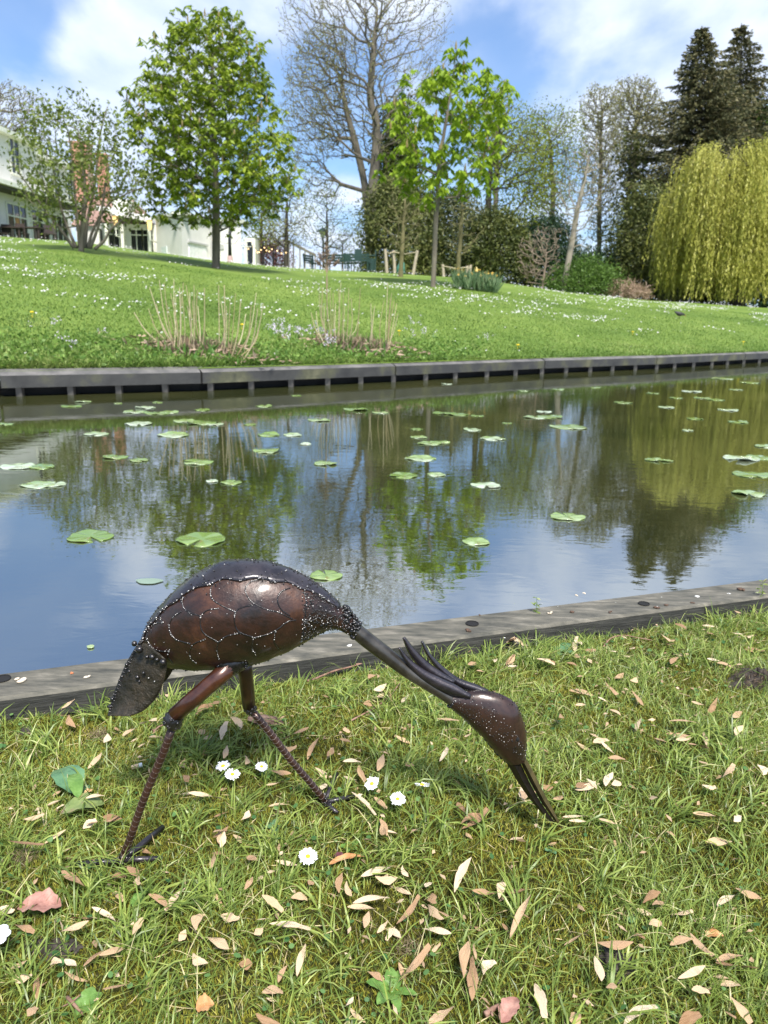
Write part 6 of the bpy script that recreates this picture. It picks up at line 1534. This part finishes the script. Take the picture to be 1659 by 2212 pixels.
def rosette(label, u, v, n, ln, w, mat):
    p = onz(u, v, 0); r_ = thing('weed_rosette', label, 'plant', p)
    a0 = random.random()*6
    for k in range(n):
        a = a0+k*2*math.pi/n+random.gauss(0, .2); leafshape('leaf', p, a, ln*random.uniform(.45, .95), w*random.uniform(.6, .9), mat, .005, parent=r_, tilt=random.uniform(.0, .35), bend=.12)
rosette('green broad leaved rosette at the bottom centre of the lawn', *ZB_(900, 1200), 6, .034, .018, Mherb)
rosette('small green rosette at the bottom left of the lawn', *ZA_(560, 1290), 5, .034, .019, Mherb)
rosette('green rosette beside the orange dry leaf below the daisies', *ZB_(620, 250), 5, .022, .013, Mherb)
rosette('pair of round leaves right of the heron beak', *ZC_(270, 262), 3, .013, .012, Mdock)
rosette('broad green weed near the plank right of the crest feathers', *ZD_(340, 530), 4, .05, .026, Mdock)
rosette('low green rosette in the grass at the left below the seeds', *ZA_(900, 600), 6, .022, .013, Mherb)
rosette('leafy sprig standing against the plank at far left', 44, 1500, 6, .020, .013, Mherb)
rosette('round leaved weed by the three daisies', *H8(1180, 500), 5, .026, .014, Mherb)
rosette('small herb left of the lone lower daisy', *ZB_(130, 120), 5, .02, .012, Mdock)
Mdead1 = mat_noise('dead_leaf', [(.22, .09, .07), (.36, .18, .14), (.45, .26, .2)], 60, rough=.6, bump=.7, bscale=120, bdist=.003)
Mdead2 = mat_noise('orange_leaf', [(.35, .15, .05), (.5, .25, .1), (.6, .36, .2)], 60, rough=.6, bump=.5, bscale=120, bdist=.003)
Mdead3 = mat_noise('maroon_leaf', [(.06, .015, .02), (.14, .04, .05)], 60, rough=.5, bump=.5, bscale=120, bdist=.003)
def dead(label, a, c, w, mat, z=.014):
    p = onz(*a, z); q = onz(*c, z); d = q-p
    tag(leafshape('dead_leaf', p, math.atan2(d.y, d.x), d.length, w, mat, z, cup=.35, bend=.1, wavy=.12), label, 'leaf')
dead('large curled reddish brown dead leaf at the lower left', ZA_(400, 610), ZA_(110, 630), .036, Mdead1, .016)
dead('orange brown dry leaf below the lower daisy', ZB_(490, 338), ZB_(718, 285), .011, Mdead2, .016)
dead('small maroon leaf under the orange dry leaf', ZB_(520, 280), ZB_(600, 300), .012, Mdead3)
dead('rounded orange brown leaf near the bottom left corner', ZA_(1280, 1280), ZA_(1400, 1250), .022, Mdead2)
dead('small orange brown leaf at the lower right', ZC_(1258, 780), ZC_(1378, 785), .014, Mdead2)
dead('small orange leaf between the dock leaves', H8(185, 590), H8(230, 565), .010, Mdead2, .018)
dead('rust red dry leaf at the bottom right corner', ZC_(-40, 1340), ZC_(60, 1180), .02, Mdead1)
# twigs
Mtwig = mat_noise('twig_bark', [(.12, .06, .04), (.25, .14, .1), (.32, .2, .15)], 60, rough=.8, bump=.4, bscale=200, bdist=.001)
def twig(label, px, r, z=.012, mat=None):
    pts_ = [onz(u, v, z+random.uniform(-.002, .004)) for u, v in px]; mb = MB(); mb.tube(cat_interp([tuple(p) for p in pts_], 5), [r*(1-.5*i/(5*(len(px)-1))) for i in range(5*(len(px)-1)+1)], 7)
    for k in range(2):
        i = random.randrange(len(pts_)-1); a = pts_[i].lerp(pts_[i+1], .5); mb.tube([a, a+Vector((random.uniform(-.01, .01), random.uniform(-.01, .012), .004))], [r*.5, r*.3], 5)
    tag(mb.build('twig', mat or Mtwig, smooth=True), label, 'twig')
twig('brown twig lying along the plank below the heron neck', [ZG_(-60, 575), ZG_(0, 555), ZG_(100, 515), ZG_(200, 490), ZG_(310, 455)], .0026)
twig('pale bent twig in the grass below the heron neck', [ZG_(200, 810), ZG_(330, 740), ZG_(400, 690), ZG_(450, 640), ZG_(500, 570)], .0018)
twig('thin red brown twig near the plank at right', [ZD_(610, 480), ZD_(660, 425), ZD_(740, 408), ZD_(840, 425), ZD_(925, 440)], .0017)
twig('short dark brown twig at the bottom right of centre', [ZB_(1510, 1320), ZB_(1580, 1270), ZB_(1650, 1245)], .0035)
twig('thin dark twig crossing the bottom left grass', [ZA_(440, 1205), ZA_(500, 1270), ZA_(545, 1320)], .0022)
twig('dry conifer frond at the foot of the plank below the heron tail', [(109, 1516), (135, 1510), (160, 1512), (190, 1500)], .0018, mat=Mdead2)
twig('short brown twig beside the knee of the heron', [H8(560, 250), H8(590, 222), H8(625, 210)], .002)
# wood chunk
p = onz(573, 1556, .010); mb = MB(); P = []
for i in range(15):
    t = i/14; row = []
    for k in range(13):
        a = 2*math.pi*(k % 12)/12; r = .011*(math.sin(math.pi*min(.97, max(.04, t)))**.5)*(1+.3*math.sin(k*2.3+t*7))
        row.append(p+Vector(((t-.5)*.066, math.cos(a)*r*1.25, math.sin(a)*r*.55))+Vector((0, -.012*(t-.5), 0)))
    P.append(row)
for r in P: r[12] = r[0]
mb.grid(P); tag(mb.build('wood_chunk', mat_noise('rotten_bark', [(.1, .06, .045), (.24, .15, .11), (.36, .25, .19)], 40, rough=.9, bump=.9, bscale=160, bdist=.004, vscale=(1, 4, 4)), smooth=False), 'chunk of brown bark behind the far leg of the heron', 'bark')
# cigarette
a = onz(*H8(440, 445), .012); c = onz(*H8(498, 430), .014); ct_ = thing('cigarette_butt', 'cigarette butt lying in the grass left of the near leg', 'cigarette butt', a)
mb = MB(); mb.tube([a, a.lerp(c, .68)], .0036, 12); mb.build('filter', mat_plain('cork', (.62, .45, .28), .7), ct_, False)
mb = MB(); mb.tube([a.lerp(c, .68), c], .0037, 12); mb.build('paper', mat_plain('paper', (.82, .82, .82), .7), ct_, False)
# daisies
Mpet = mat_noise('white_petal', [(.80, .80, .82), (.88, .88, .88)], 100, rough=.6, bump=.1)
Mcent = mat_noise('yellow_centre', [(.75, .42, .01), (.9, .62, .02)], 900, rough=.7, bump=.8, bscale=1400, bdist=.001)
Mdst = mat_plain('daisy_stem', (.14, .22, .06), .6)
def daisy(u, v, lab, dia, nx=0, ny=-.25, h=.034, npet=26):
    c = onz(u, v, h); o = thing('daisy', lab, 'daisy', Vector((c.x, c.y, 0)), 'daisies around the heron')
    nn = Vector((nx, ny, 1)).normalized(); X = nn.orthogonal().normalized(); Yv = nn.cross(X); R0 = dia/2
    mb = MB()
    for k in range(npet):
        a = 2*math.pi*k/npet+random.uniform(-.06, .06); r1 = R0*random.uniform(.88, 1.06); w = R0*.105; dr = X*math.cos(a)+Yv*math.sin(a); sdv = nn.cross(dr)
        lf = random.uniform(-.05, .22)
        def q(f, s, ex=0): return c+dr*r1*f+sdv*w*s+nn*(r1*lf*f+ex)
        mb.add([q(.22, -.4), q(.22, .4), q(.6, .95, .0002), q(.92, .8), q(1.0, .0, .0002), q(.92, -.8), q(.6, -.95, .0002)], [(0, 1, 2, 6), (6, 2, 3, 5), (5, 3, 4)])
    mb.build('petals', Mpet, o)
    mb = MB(); mb.ball(c+nn*.0006, R0*.27, 14, 8, (1, 1, .55)); mb.build('flower_centre', Mcent, o, True)
    mb = MB(); mb.tube([c-nn*.001, c-nn*.008+Vector((.001, .001, -.004)), Vector((c.x+.003, c.y+.006, 0))], [.0012, .001, .001], 6); mb.ball(c-nn*.0022, .0028, 8, 5); mb.build('stem', Mdst, o, True)
daisy(482, 1655, 'upper left daisy of the pair between the heron legs', .0245, -.1, -.1)
daisy(502, 1673, 'lower right daisy of the pair between the heron legs', .0245, .1, -.25)
daisy(565, 1656, 'single daisy just right of the pair between the legs', .0205, .1, -.35)
daisy(804, 1693, 'daisy facing left right of the far foot', .026, -.5, -.3)
daisy(859, 1726, 'lowest daisy of the three left of the beak', .0245, .05, -.35)
daisy(912, 1696, 'daisy seen edge on nearest the beak', .026, 0, .45, .036)
daisy(665, 1850, 'lone lower daisy nearest the camera', .0265, .15, -.35)
# white round petalled flower at left edge
c = onz(-10, 2020, .05); o = thing('white_flower', 'white round petalled flower cut by the left edge', 'flower', Vector((c.x, c.y, 0)))
for k in range(7):
    a = 2*math.pi*k/7+.3; mb = MB(); mb.ball(c+Vector((math.cos(a)*.010, math.sin(a)*.010, .001*math.sin(k*3))), .0068, 10, 6, (1, 1, .3)); mb.build('petal', Mpet, o, True)
mb = MB(); mb.tube([c, Vector((c.x, c.y, 0))], .0015, 6); mb.build('stem', Mdst, o)
mb = MB(); mb.ball(c, .004, 8, 6); mb.build('flower_centre', Mcent, o, True)
# sprigs on near plank edge
for u, v, lab in ((1155, 1340, 'spindly green sprig poking above the plank right of the neck'), (1640, 1300, 'green sprig poking above the plank at the right edge')):
    p = onz(u, v+22, 0); r_ = thing('sprig', lab, 'plant', p)
    mb = MB(); mb.tube([p, p+Vector((.002, .004, .05)), p+Vector((0, .006, .085))], [.001, .0008, .0005], 5); mb.build('stem', Mherb, r_)
    P = np.array([list(p+Vector((random.uniform(-.003, .003), .005, random.uniform(.03, .085)))) for _ in range(26)]); cards('leaf', P, rng.normal(size=(26, 3))*np.array([1, .6, .4]), .013, .004, Mblade, r_)
